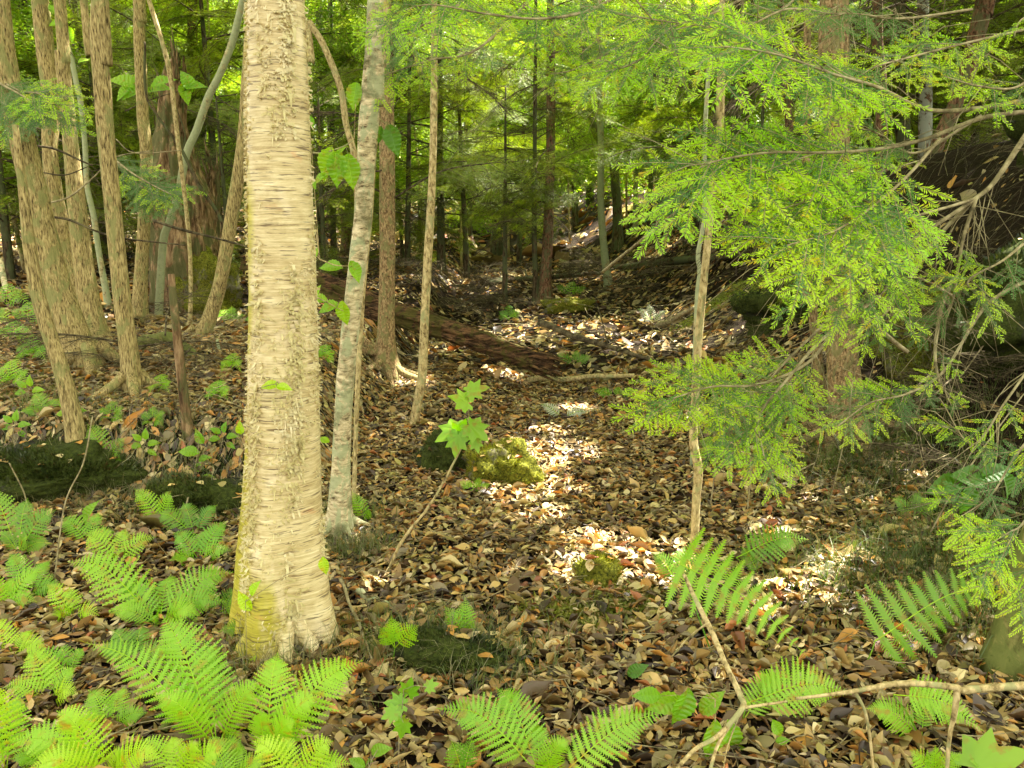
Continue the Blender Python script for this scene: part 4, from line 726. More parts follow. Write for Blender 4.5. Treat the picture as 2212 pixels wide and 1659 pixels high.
seedling('maple_seedling', 'bent maple seedling with bright lobed leaves leaning over the dark mossy rock', [(1012, 935), (985, 990), (930, 1090), (870, 1165), (832, 1238)], [(990, 862, 50, -60), (1035, 840, 48, 70), (965, 940, 60, -110), (998, 925, 52, 20), (1035, 935, 56, 120), (985, 965, 50, 190), (1030, 965, 30, 160)], 'maple', 'broadleaf', 'sapling_bark', 7)
seedling('maple_seedling', 'upright maple seedling with small lime leaves in front of the litter beside the big fern', [(872, 1490), (868, 1540), (862, 1600), (860, 1665)], [(885, 1482, 44, 10), (850, 1520, 46, -60), (838, 1545, 36, -110), (868, 1580, 40, 190), (935, 1480, 30, 60), (860, 1560, 30, -150)], 'maple', 'broadleaf', 'dead_twig', 3)
seedling('seedling', 'seedling of three oval leaves at the bottom edge near the maple seedling', [(815, 1620), (800, 1650), (790, 1680)], [(820, 1620, 48, 60), (772, 1648, 40, -50), (800, 1655, 34, 160)], 'ovate', 'fern_deep', 'dead_twig', 3)
seedling('leafy_sprig', 'twig of drooping toothed leaves hanging between the two birches', [(765, 300, 3.5), (745, 315, 3.5), (700, 330, 3.5), (676, 330, 3.5)], [(706, 350, 70, 200), (728, 362, 76, 185), (757, 368, 74, 170), (690, 385, 34, -110), (736, 325, 30, 30), (765, 205, 60, 190)], 'ovate', 'broadleaf', 'sapling_bark', 4, Y=3.5)
seedling('leafy_sprig', 'pair of toothed leaves hanging on the slim birch below the fork', [(812, 250, 3.6), (835, 268, 3.6)], [(848, 300, 68, 165), (820, 290, 36, 190)], 'ovate', 'dark_leaf', 'sapling_bark', 3, Y=3.6)
seedling('leafy_sprig', 'twig with small oval leaves against the slim birch at mid height', [(760, 575, 3.3), (725, 573, 3.3), (690, 560, 3.3)], [(715, 575, 52, -75), (768, 585, 50, 150), (682, 545, 26, 10), (675, 395, 28, 140), (672, 262, 26, 160)], 'ovate', 'broadleaf', 'sapling_bark', 3, Y=3.3)
seedling('leafy_sprig', 'lower twig with four oval leaves between the two birches', [(742, 672, 3.3), (710, 655, 3.3), (680, 640, 3.3)], [(688, 645, 40, -70), (710, 662, 46, -100), (742, 676, 54, 175), (685, 628, 26, 20)], 'ovate', 'broadleaf', 'sapling_bark', 3, Y=3.3)
seedling('leafy_sprig', 'two lime leaves sticking out across the thick birch trunk', [(640, 845, 2.42), (600, 830, 2.42), (560, 838, 2.42)], [(583, 832, 40, -80), (612, 836, 36, 85)], 'ovate', 'fern_yellow', 'dead_twig', 2, Y=2.42)
seedling('leafy_sprig', 'single lime leaf beside the left edge of the thick birch', [(505, 935, 2.9), (530, 965, 2.9)], [(518, 926, 32, 10), (700, 950, 26, -60)], 'ovate', 'fern_yellow', 'dead_twig', 2, Y=2.9)
seedling('seedling', 'seedling of oval leaves at the root of the thick birch', [(530, 1300), (525, 1345)], [(528, 1300, 50, -30), (548, 1272, 40, 20), (545, 1430, 26, 20), (700, 1222, 40, 170)], 'ovate', 'fern_yellow', 'dead_twig', 2, Y=2.36)
seedling('seedling', 'large-leaved seedling with broad dark leaves below the forked dead stick', [(1545, 1510), (1545, 1560), (1550, 1640)], [(1475, 1530, 90, 200), (1438, 1520, 80, -95), (1535, 1520, 70, 30), (1580, 1600, 90, 170), (1605, 1640, 70, 160), (1540, 1600, 90, 190), (1400, 1502, 60, -75)], 'ovate', 'broadleaf', 'sapling_bark', 5)
seedling('seedling', 'broad-leaved shrub twig hanging at the edge of the shaded bank', [(2190, 960, 2.9), (2120, 1010, 2.9), (2060, 1050, 2.9)], [(2045, 1048, 80, -95), (2090, 1080, 74, 185), (2100, 1030, 90, -60), (2150, 1020, 76, 60), (2180, 1050, 70, 150)], 'ovate', 'dark_leaf', 'dark_twig', 4, Y=2.9)
seedling('maple_seedling', 'big lobed maple leaf at the bottom corner under the dead branch', [(2150, 1640), (2145, 1700)], [(2165, 1640, 120, 60), (2120, 1650, 60, -60)], 'maple', 'broadleaf', 'dead_twig', 4)
seedling('seedling', 'seedling with round pale leaves on the bank above the ferns', [(430, 950), (425, 990), (415, 1030)], [(430, 945, 36, -20), (408, 975, 44, -70), (440, 990, 30, 60), (425, 1010, 34, -60), (450, 1035, 40, 80)], 'ovate', 'broadleaf', 'dead_twig', 2)
seedling('seedling', 'single pointed leaf by the low dark mossy rock', [(985, 1400), (1000, 1425)], [(993, 1405, 60, 140)], 'ovate', 'broadleaf', 'dead_twig', 2)
seedling('seedling', 'pale lone leaf on litter near the forked dead stick', [(1375, 1450), (1370, 1470)], [(1375, 1448, 50, 45)], 'ovate', 'dark_leaf', 'dead_twig', 2)
seedling('seedling', 'small leaf sprig in the shade between the right-hand ferns', [(1680, 1585), (1675, 1620)], [(1680, 1575, 46, 150), (1690, 1600, 30, 60)], 'ovate', 'broadleaf', 'dead_twig', 2)
seedling('seedling', 'round green leaf standing among the ferns on the bank edge', [(190, 1110), (200, 1160)], [(190, 1108, 60, 20), (150, 1170, 40, -60)], 'ovate', 'broadleaf', 'dead_twig', 2)
seedling('leafy_sapling', 'bright long-leaved sprig in front of the rotten snag', [(420, 190, 8.5), (340, 210, 8.5), (270, 240, 8.5)], [(270, 175, 60, -60), (290, 195, 60, -100), (300, 170, 50, 10), (340, 190, 56, 70), (350, 175, 54, 60), (405, 175, 50, -20), (418, 185, 50, 70), (400, 200, 46, 160), (265, 200, 44, -110)], 'ovate', 'broadleaf', 'dark_twig', 3, Y=8.5)
seedling('leafy_sapling', 'sprig of small bright leaves hanging near the thin lichened sapling', [(120, 0, 7), (130, 60, 7), (150, 110, 7)], [(113, 20, 26, -20), (118, 50, 34, -80), (150, 72, 34, 160), (135, 110, 36, -60), (130, 130, 34, -100), (178, 130, 24, 60)], 'ovate', 'broadleaf', 'dark_twig', 2, Y=7)
seedling('leafy_sapling', 'two dark broad leaves hanging behind the hemlock boughs', [(1740, 250, 5), (1745, 300, 5)], [(1728, 262, 40, 230), (1752, 275, 44, 160)], 'ovate', 'dark_leaf', 'dark_twig', 2, Y=5)
# ------------------------------------------------------------------ ferns
def pinna(a, p, d, sd, up, L, wd, n, droop):
    """one leaflet, a row of small lobes on each side"""
    u = np.arange(n) / n; us = np.linspace(0, 1, 4); c = lambda t: p + d * L * t - up * droop * L * t * t
    V = []; Q = []
    for k in range(n):
        t0 = 0.03 + 0.97 * k / n; t1 = 0.03 + 0.97 * (k + 0.96) / n; w0 = wd * (1 - t0) ** 0.75 * (0.55 + 0.45 * min(1, t0 * 6)) + wd * 0.04; tm = min(1, t0 + 1.15 / n + 0.02)
        A, B = c(t0), c(t1); Mt = c(tm)
        for s in (-1, 1):
            k0 = len(V); tip = Mt + sd * s * w0 - up * w0 * 0.12; sh = (A + tip) / 2 + sd * s * w0 * 0.12
            V += [A, sh, tip, B]; Q.append((k0, k0 + 1, k0 + 2, k0 + 3) if s > 0 else (k0 + 3, k0 + 2, k0 + 1, k0))
    k0 = len(V); e1, e2 = c(0.5), c(0.97); ws = wd * 0.5; V += [c(0.0) - sd * ws * .7, c(0.0) + sd * ws * .7, e1 + sd * ws * .6, e1 - sd * ws * .6, e2]; Q.append((k0, k0 + 1, k0 + 2, k0 + 3))
    a.add(V, Q, [(k0 + 3, k0 + 2, k0 + 4)])
def frond(th, base, p0, p1, W, arch=0.25, nrm=(0, -0.45, 1), n=20, lob=9, mat='fern', t0=0.15, wid=0.17, fwd=0.35, kind=0):
    p0, p1 = Vector(p0), Vector(p1); L = (p1 - p0).length; mid = p0.lerp(p1, 0.55) + Vector((0, 0, arch * L)); q = catmull([tuple(p0), tuple(mid), tuple(p1)], 24)
    a = Acc(); V, Q, T = tube(q, np.linspace(0.0022, 0.0006, 24) * (0.6 + L), 5); a.add(V, Q, T, m=1)
    nr = np.array(nrm, float) + rng.normal(0, 0.08, 3); tg = np.gradient(q, axis=0); tg /= np.linalg.norm(tg, axis=1)[:, None]
    for k in range(n):
        u = t0 + (1 - t0) * (k + 0.3) / n; f = u * 23; i = min(22, int(f)); p = q[i] + (q[i + 1] - q[i]) * (f - i); tt = tg[i]; sd = np.cross(tt, nr); sd /= np.linalg.norm(sd); up = np.cross(sd, tt)
        v = (u - t0) / (1 - t0); sh = (min(1, 0.55 + v * 1.8)) * (1 - v) ** 1.2 * 1.15 + 0.025 if kind == 0 else (1 - v) ** 0.9 + 0.03
        for s in (-1, 1):
            l = W * min(1.05, sh) * random.uniform(0.9, 1.08); d = sd * s + tt * (fwd + 0.25 * v) + up * random.uniform(-0.12, 0.10); d /= np.linalg.norm(d); sdd = np.cross(d, up); sdd /= np.linalg.norm(sdd)
            pinna(a, p + tt * random.uniform(-1, 1) * L * 0.004, d, sdd, up, l, min(wid * l, 0.80 * L * (1 - t0) / n + 0.001), max(3, int(lob * (0.5 + 0.5 * min(1, sh)))), random.uniform(0.05, 0.22))
    me = a.mesh('frond', off=base, smooth=False); me.materials.append(M[mat]); me.materials.append(M['fern_yellow']); link('frond', me, th)
def fern(label, bx, by, fr, mat='fern', arch=0.22, n=18, lob=8, nrm=(0, -0.85, 0.8), grp=None, fwd=0.35, kind=0, t0=0.15, wid=0.25, lift=0.0, name='fern'):
    g = G(bx, by); b = Vector((g.x, g.y, hh(g.x, g.y))); th = thing(name, label, 'fern', b, grp or 'ferns on the forest floor')
    for f in fr:
        tx, ty, wd = f[:3]; dY = f[3] if len(f) > 3 else 0.0; p0 = b + Vector((0, 0, 0.01)); Yt = b.y + dY; p1 = P(tx, ty, Yt)
        k = 0
        while p1.z < hh(p1.x, p1.y) + 0.06 and k < 30: Yt -= 0.03; p1 = P(tx, ty, Yt); k += 1
        if len(f) > 5: p0 = P(f[4], f[5], b.y + (f[6] if len(f) > 6 else 0)); p0.z = max(p0.z, hh(p0.x, p0.y) + 0.03)
        W = 1.95 * wr(p1, wd); W = min(W, (0.62 if kind else 0.30) * (p1 - p0).length + 0.01); frond(th, b, p0, p1, W, arch, nrm, n, lob, mat, t0, wid, fwd, kind)
        if len(f) > 5:
            a = Acc(); V, Q, T = tube(catmull([tuple(b), tuple(b.lerp(p0, .5) + Vector((0, -.01, .01))), tuple(p0)], 6), np.linspace(.003, .002, 6), 5); a.add(V, Q, T); link('stalk', a.mesh('stalk', off=b), th, 'fern_deep')
    return th
# left foreground
fern('largest bright fern with two broad fronds in front of the birch foot', 470, 1625, [(172, 1383, 70, .02), (350, 1330, 115, .12), (560, 1470, 60, .0), (440, 1380, 70, .2), (330, 1500, 60, -.05), (520, 1620, 60, -.1)], 'fern', 0.16, 24, 12, wid=0.2)
fern('yellow-green fern filling the bottom corner', 235, 1700, [(122, 1535, 100, 0), (20, 1600, 80, 0), (60, 1660, 80, -.1), (270, 1620, 80, 0), (350, 1640, 60, -.1)], 'fern_yellow', 0.2, 22, 10)
fern('pale yellow fern cut off at the picture edge under the corner', 15, 1680, [(-30, 1480, 80, 0), (40, 1500, 70, .1), (-60, 1600, 80, 0)], 'fern_yellow', 0.2, 20, 9)
fern('fern leaning against the root of the thick birch', 575, 1655, [(785, 1425, 85, .15), (600, 1408, 75, .12), (690, 1500, 60, .0), (560, 1540, 45, .0), (640, 1560, 50, -.05)], 'fern', 0.18, 22, 10)
fern('wide fern spreading in the middle of the fern patch beside the birch', 345, 1355, [(145, 1213, 75, .15), (250, 1260, 60, .1), (370, 1240, 60, .2), (505, 1235, 65, .12), (490, 1300, 55, 0), (235, 1325, 50, -.02), (330, 1340, 50, -.12), (430, 1330, 50, -.1)], 'fern', 0.18, 20, 9)
fern('small yellowish fern behind the wide one', 252, 1215, [(178, 1152, 38, .1), (272, 1140, 34, .1), (338, 1160, 40, .05), (230, 1195, 30, 0)], 'fern_yellow', 0.15, 14, 6)
fern('fern close to the edge of the thick birch at knee height', 430, 1215, [(492, 1125, 50, .1), (372, 1150, 36, .1), (365, 1212, 30, 0), (450, 1140, 40, .15), (500, 1190, 40, 0)], 'fern', 0.15, 16, 7)
fern('fern clump at the picture edge under the mossy hump', 40, 1200, [(-20, 1060, 60, .1), (60, 1075, 55, .1), (122, 1100, 55, .05), (112, 1175, 50, 0), (0, 1150, 60, 0), (60, 1160, 50, -.05)], 'fern_deep', 0.15, 16, 7)
fern('arching fern below the picture-edge clump', 10, 1320, [(95, 1232, 50, .05), (80, 1300, 40, 0), (-30, 1240, 50, 0), (30, 1250, 45, .05)], 'fern', 0.2, 16, 7)
fern('fern on the bank in front of the mossy hump', 232, 1000, [(188, 915, 36, .1), (146, 976, 34, 0), (272, 945, 40, .1), (262, 995, 30, 0)], 'fern_deep', 0.12, 14, 6)
fern('single upright fern over the dark gap in the bank', 345, 1130, [(290, 1055, 40, .0), (370, 1060, 36, .0)], 'fern', 0.12, 14, 6)
fern('thin fern between the corner fern and the wide fern', 160, 1340, [(100, 1262, 34, .05), (150, 1270, 34, .1), (215, 1330, 34, 0), (110, 1330, 30, 0)], 'fern_yellow', 0.15, 12, 6)
fern('yellow fern on the litter left of the largest fern', 110, 1520, [(60, 1400, 50, .1), (165, 1440, 44, .05), (5, 1485, 46, .0), (168, 1500, 40, 0), (110, 1420, 46, .1)], 'fern_yellow', 0.18, 16, 7)
fern('small fern with spreading tips beside the largest fern', 150, 1460, [(70, 1412, 30, .0), (130, 1395, 26, .08), (182, 1400, 34, .05)], 'fern', 0.2, 12, 6)
fern('fern at the bottom edge between the corner fern and the birch fern', 390, 1700, [(300, 1600, 50, .05), (370, 1590, 44, .05), (430, 1605, 50, .0), (490, 1620, 50, 0)], 'fern_yellow', 0.2, 16, 8)
fern('bright fern at the bottom edge below the birch root', 640, 1710, [(545, 1600, 56, .0), (610, 1590, 40, .05), (720, 1600, 60, 0), (760, 1650, 50, 0)], 'fern_yellow', 0.2, 16, 8)
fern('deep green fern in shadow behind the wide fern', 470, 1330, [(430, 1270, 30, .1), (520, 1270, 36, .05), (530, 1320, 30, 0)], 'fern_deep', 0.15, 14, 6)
for q in [(60, 1290, 'fern filling the gap at the picture edge below the arching one', [(20, 1195, 60, .1), (110, 1210, 55, .1), (135, 1275, 50, 0), (0, 1270, 50, 0)], 'fern'),
 (290, 1440, 'half-shaded fern between the wide fern and the largest fern', [(240, 1360, 50, .1), (310, 1350, 46, .15), (210, 1400, 50, 0), (370, 1410, 46, .05)], 'fern_deep'),
 (420, 1160, 'fern behind the knee-height one close to the mossy hump', [(395, 1085, 46, .1), (330, 1110, 44, .05), (470, 1090, 44, .1)], 'fern_deep'),
 (190, 1180, 'green fern in the second rank near the round green leaf', [(130, 1120, 50, .1), (215, 1105, 46, .12), (250, 1150, 40, 0)], 'fern'),
 (30, 1420, 'yellow fern leaning in over the litter from the picture edge', [(-20, 1345, 60, .1), (70, 1360, 50, .1), (100, 1400, 46, .0)], 'fern_yellow'),
 (240, 1580, 'bright fern between the corner fern and the largest fern', [(190, 1490, 60, .1), (270, 1480, 60, .12), (320, 1540, 56, 0), (160, 1560, 50, 0)], 'fern'),
 (500, 1700, 'bright green fern at the bottom edge beside the birch fern', [(450, 1590, 60, .05), (520, 1600, 60, .08), (580, 1640, 56, 0), (420, 1650, 56, 0)], 'fern'),
 (120, 1660, 'lime fern in the corner under the yellow one', [(70, 1575, 70, .05), (150, 1590, 60, .08), (200, 1640, 56, 0), (20, 1640, 60, 0)], 'fern'),
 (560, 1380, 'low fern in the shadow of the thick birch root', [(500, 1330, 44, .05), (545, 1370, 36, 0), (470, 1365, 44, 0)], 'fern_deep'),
 (100, 900, 'small fern on top of the bank under the narrow maple stem', [(70, 850, 36, .1), (130, 860, 36, .1), (40, 890, 34, 0)], 'fern_deep'),
 (40, 1040, 'fern over the dark mossy hump at the picture edge', [(-10, 985, 44, .1), (60, 990, 40, .1), (100, 1030, 36, 0)], 'fern')]:
    fern(q[2], q[0], q[1], q[3], q[4], 0.16, 18, 8)
# centre
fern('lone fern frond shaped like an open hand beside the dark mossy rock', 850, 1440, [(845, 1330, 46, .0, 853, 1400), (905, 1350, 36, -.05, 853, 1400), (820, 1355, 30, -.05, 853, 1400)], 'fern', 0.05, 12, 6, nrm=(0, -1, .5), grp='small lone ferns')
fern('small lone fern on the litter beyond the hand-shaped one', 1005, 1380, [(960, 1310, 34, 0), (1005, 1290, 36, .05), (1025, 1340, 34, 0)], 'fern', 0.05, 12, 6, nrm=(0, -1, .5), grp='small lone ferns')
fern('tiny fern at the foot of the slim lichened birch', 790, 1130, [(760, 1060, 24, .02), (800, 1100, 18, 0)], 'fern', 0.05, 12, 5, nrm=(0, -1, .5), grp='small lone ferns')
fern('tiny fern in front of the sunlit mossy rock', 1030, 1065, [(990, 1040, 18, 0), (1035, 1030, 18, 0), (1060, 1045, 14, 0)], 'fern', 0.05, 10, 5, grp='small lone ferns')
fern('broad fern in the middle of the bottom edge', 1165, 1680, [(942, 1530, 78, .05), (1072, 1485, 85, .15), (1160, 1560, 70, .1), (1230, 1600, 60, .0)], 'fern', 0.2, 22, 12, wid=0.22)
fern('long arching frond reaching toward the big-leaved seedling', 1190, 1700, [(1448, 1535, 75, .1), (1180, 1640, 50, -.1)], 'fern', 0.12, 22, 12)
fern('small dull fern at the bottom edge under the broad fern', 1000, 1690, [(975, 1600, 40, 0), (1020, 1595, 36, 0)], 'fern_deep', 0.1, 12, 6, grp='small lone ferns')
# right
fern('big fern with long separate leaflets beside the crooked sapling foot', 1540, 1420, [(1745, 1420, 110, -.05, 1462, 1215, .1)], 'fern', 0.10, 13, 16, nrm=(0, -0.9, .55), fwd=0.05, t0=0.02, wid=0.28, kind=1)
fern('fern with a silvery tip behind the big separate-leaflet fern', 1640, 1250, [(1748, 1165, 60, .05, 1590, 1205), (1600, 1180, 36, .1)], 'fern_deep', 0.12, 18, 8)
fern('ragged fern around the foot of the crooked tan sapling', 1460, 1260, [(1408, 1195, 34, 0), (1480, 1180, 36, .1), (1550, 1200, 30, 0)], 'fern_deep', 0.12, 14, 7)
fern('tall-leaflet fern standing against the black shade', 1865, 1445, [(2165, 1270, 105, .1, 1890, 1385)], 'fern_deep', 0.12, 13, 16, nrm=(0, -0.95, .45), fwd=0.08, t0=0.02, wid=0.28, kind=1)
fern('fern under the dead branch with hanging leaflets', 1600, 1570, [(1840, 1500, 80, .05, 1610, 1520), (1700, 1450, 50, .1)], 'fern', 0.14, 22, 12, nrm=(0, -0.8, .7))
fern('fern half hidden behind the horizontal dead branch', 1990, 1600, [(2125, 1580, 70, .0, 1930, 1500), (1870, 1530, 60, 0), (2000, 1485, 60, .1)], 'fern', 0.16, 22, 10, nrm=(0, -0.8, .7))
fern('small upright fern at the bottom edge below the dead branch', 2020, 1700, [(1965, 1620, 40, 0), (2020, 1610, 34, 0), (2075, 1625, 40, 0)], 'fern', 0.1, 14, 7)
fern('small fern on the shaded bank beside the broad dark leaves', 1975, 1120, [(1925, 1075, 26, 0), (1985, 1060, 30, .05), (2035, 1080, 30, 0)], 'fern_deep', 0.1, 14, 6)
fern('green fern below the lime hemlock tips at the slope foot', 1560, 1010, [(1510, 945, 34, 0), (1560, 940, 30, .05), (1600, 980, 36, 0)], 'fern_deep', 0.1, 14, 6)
fern('ghostly pale fern frond catching the sun on the path', 1215, 905, [(1165, 872, 26, .05), (1270, 890, 24, .0), (1300, 885, 16, 0)], 'fern_sun_painted', 0.1, 12, 5, grp='pale sunlit ferns')
fern('pale fern tip alone on the litter between the right-hand ferns', 1785, 1260, [(1790, 1210, 20, .02), (1765, 1235, 14, 0)], 'fern_sun_painted', 0.1, 10, 5, grp='pale sunlit ferns')
fern('pale fern lit by the sun near the leaning dead branch', 1410, 700, [(1375, 665, 30, 0), (1440, 670, 34, 0), (1400, 655, 30, .1)], 'fern_sun_painted', 0.1, 12, 4, grp='pale sunlit ferns')
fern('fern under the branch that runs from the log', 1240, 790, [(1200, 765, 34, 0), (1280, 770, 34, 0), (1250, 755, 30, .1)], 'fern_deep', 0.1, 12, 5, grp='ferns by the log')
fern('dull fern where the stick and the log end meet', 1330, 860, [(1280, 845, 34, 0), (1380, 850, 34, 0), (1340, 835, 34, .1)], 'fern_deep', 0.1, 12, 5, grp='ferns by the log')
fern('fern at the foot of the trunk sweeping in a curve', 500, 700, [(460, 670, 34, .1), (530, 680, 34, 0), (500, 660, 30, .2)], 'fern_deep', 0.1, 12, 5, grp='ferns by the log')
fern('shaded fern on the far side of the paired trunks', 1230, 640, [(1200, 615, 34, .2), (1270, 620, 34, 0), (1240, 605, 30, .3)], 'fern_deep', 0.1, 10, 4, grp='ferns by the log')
for q in [(70, 775, 'small fern on the litter between the clump and the picture edge', 34), (25, 830, 'small fern low at the picture edge beside the narrow stem', 36), (330, 915, 'tiny fern by the foot of the straight maple trunk', 26), (470, 860, 'tiny fern on the twiggy litter beside the thick birch', 26), (345, 845, 'tiny fern behind the broken dead sapling', 24), (500, 800, 'tiny fern at the edge of the thick birch above the creeping root', 24), (240, 905, 'tiny fern between the narrow stem and the straight trunk', 26), (590, 600, 'fern glimpsed beyond the thick birch', 24), (900, 700, 'small fern against the rotten log by the pale sapling', 24), (1100, 690, 'small fern on the log end', 22), (700, 780, 'small fern in the gap between the birches', 24)]:
    w0 = q[3]; fern(q[2], q[0], q[1], [(q[0] - w0 * 1.1, q[1] - w0 * .8, w0, .1), (q[0] + w0 * 1.1, q[1] - w0 * .9, w0, .1), (q[0], q[1] - w0 * 1.5, w0, .2), (q[0] - w0 * .9, q[1] + 4, w0, 0), (q[0] + w0 * .9, q[1] + 6, w0, 0)], random.choice(('fern', 'fern_deep')), 0.15, 12, 5, grp='small ferns on the bank')
for q in [(60, 860, 'low plant with rounded leaves at the picture edge'), (310, 975, 'low leafy plant on the bank above the single upright fern'), (150, 905, 'low leafy plant in front of the narrow maple stem'), (480, 960, 'low leafy plant tucked beside the thick birch'), (30, 935, 'low leafy plant above the dark hump at the picture edge'), (560, 700, 'low leafy plant just past the curved trunk foot')]:
    x, y = q[:2]; seedling('seedling', q[2], [(x + 6, y - 26), (x, y - 8), (x - 3, y + 14)], [(x - 18, y - 12, 26, -80), (x + 20, y - 18, 28, 70), (x + 4, y - 36, 26, 10), (x - 14, y - 30, 24, -40), (x + 18, y + 2, 22, 110)], 'ovate', 'broadleaf', 'dead_twig', 2)
# far left sunny green
for k, (dx, dy, lb) in enumerate([(15, 660, 'sunlit fern at the picture edge beyond the clump'), (60, 700, 'second sunlit fern nearer the narrow stem'), (30, 740, 'fern lowest of the sunlit ones beside the clump'), (-20, 700, 'sunlit fern partly out of the picture by the white stem')]):
    fern(lb, dx, dy, [(dx - 40, dy - 30, 34, 0), (dx + 35, dy - 36, 34, .1), (dx, dy - 50, 34, .2), (dx + 50, dy, 30, 0)], 'fern_deep', 0.15, 10, 4, grp='sunlit ferns beyond the clump')

# ------------------------------------------------------------------ near hemlock: mossy trunk at the frame edge and its boughs
near = thing('hemlock_tree', 'near hemlock with mossy trunk at the frame edge and lime-tipped boughs', 'tree', EB)
zq = np.linspace(-0.1, 6, 60); pth = np.stack([EB.x + 0.02 * np.sin(zq), EB.y + 0 * zq, EB.z + zq], -1); pth[:, 0] += np.interp(zq, [0, 1.0, 6], [0, 0.12, 0.5])
V, Q, T = tube(pth, np.interp(zq, [-0.1, 0.1, 1, 6], [0.10, 0.075, 0.06, 0.045]), 24, ridged(3, 0.12, 4, 4)); a = Acc(); a.add(V, Q, T); link('trunk', a.mesh('trunk', off=EB), near, 'mossy_bark')
def nbough(parent, base, pts, w0, w1, s0=0.1, s1=1.0, step=0.05, size=(0.6, 1.0), lime=0.7, nrm=(0, -0.6, 0.8), sag=0.25, twigs=0, mat='dead_twig', dense=1):
    """pts: (dx,dy,Y) from the thick end to the tip"""
    P3 = [P(*p) for p in pts]; q = catmull([tuple(p) for p in P3], 30); L = sum(np.linalg.norm(q[i + 1] - q[i]) for i in range(29)); a = Acc()
    V, Q, T = tube(q, np.linspace(wr(P3[0], w0), wr(P3[-1], w1), 30), 7, ridged(random.random() * 9, 0.12, 2, 9)); a.add(V, Q, T)
    tg = np.gradient(q, axis=0); tg /= np.linalg.norm(tg, axis=1)[:, None]; N = Vector(nrm).normalized()
    for k in range(twigs):
        i = random.randrange(2, 28); d = Vector(tg[i]) * random.uniform(0.1, 0.9) + Vector((random.uniform(-.7, .7), random.uniform(-.5, .5), random.uniform(-.9, .5))); d.normalize(); l = random.uniform(0.06, 0.3); p = Vector(q[i]); m1 = p + d * l * .5 + Vector((0, 0, .01)); e = p + d * l + Vector((random.uniform(-.03, .03), 0, random.uniform(-.05, .02)))
        V, Q, T = tube([tuple(p), tuple(m1), tuple(e)], [0.0016, 0.0012, 0.0006], 4); a.add(V, Q, T)
        if random.random() < 0.5: d2 = (d + Vector((random.uniform(-.8, .8), 0, random.uniform(-.8, .5)))).normalized(); V, Q, T = tube([tuple(m1), tuple(m1 + d2 * l * .5)], [0.001, 0.0005], 3); a.add(V, Q, T)
    br = link('branch', a.mesh('branch', off=base), parent, mat)
    n = int(L * (s1 - s0) / step); 
    for k in range(n * dense):
        u = s0 + (s1 - s0) * (k % n + random.random() * 0.5) / n; f = min(28.9, u * 29); i = int(f); p = Vector(q[i]).lerp(Vector(q[i + 1]), f - i); T_v = Vector(tg[i]); s = 1 if k % 2 else -1
        S_v = T_v.cross(N).normalized(); ang = R(random.uniform(30, 65)) * (1 - 0.75 * max(0, u - .85) / .15 if u > .85 else 1); d = T_v * math.cos(ang) + S_v * s * math.sin(ang) + Vector((0, 0, -sag * random.random())); d.normalize(); nn = (N + Vector((random.uniform(-.3, .3), random.uniform(-.3, .3), random.uniform(-.2, .2)))).normalized(); X = d.cross(nn).normalized(); Zv = X.cross(d)
        sz = random.uniform(*size); me = random.choice(SPRAY) if random.random() < lime else random.choice(OLD); mt = Matrix.Translation(p - base) @ Matrix((X, d, Zv)).transposed().to_4x4() @ Matrix.Scale(sz, 4); link('spray', me, br, matrix=mt)
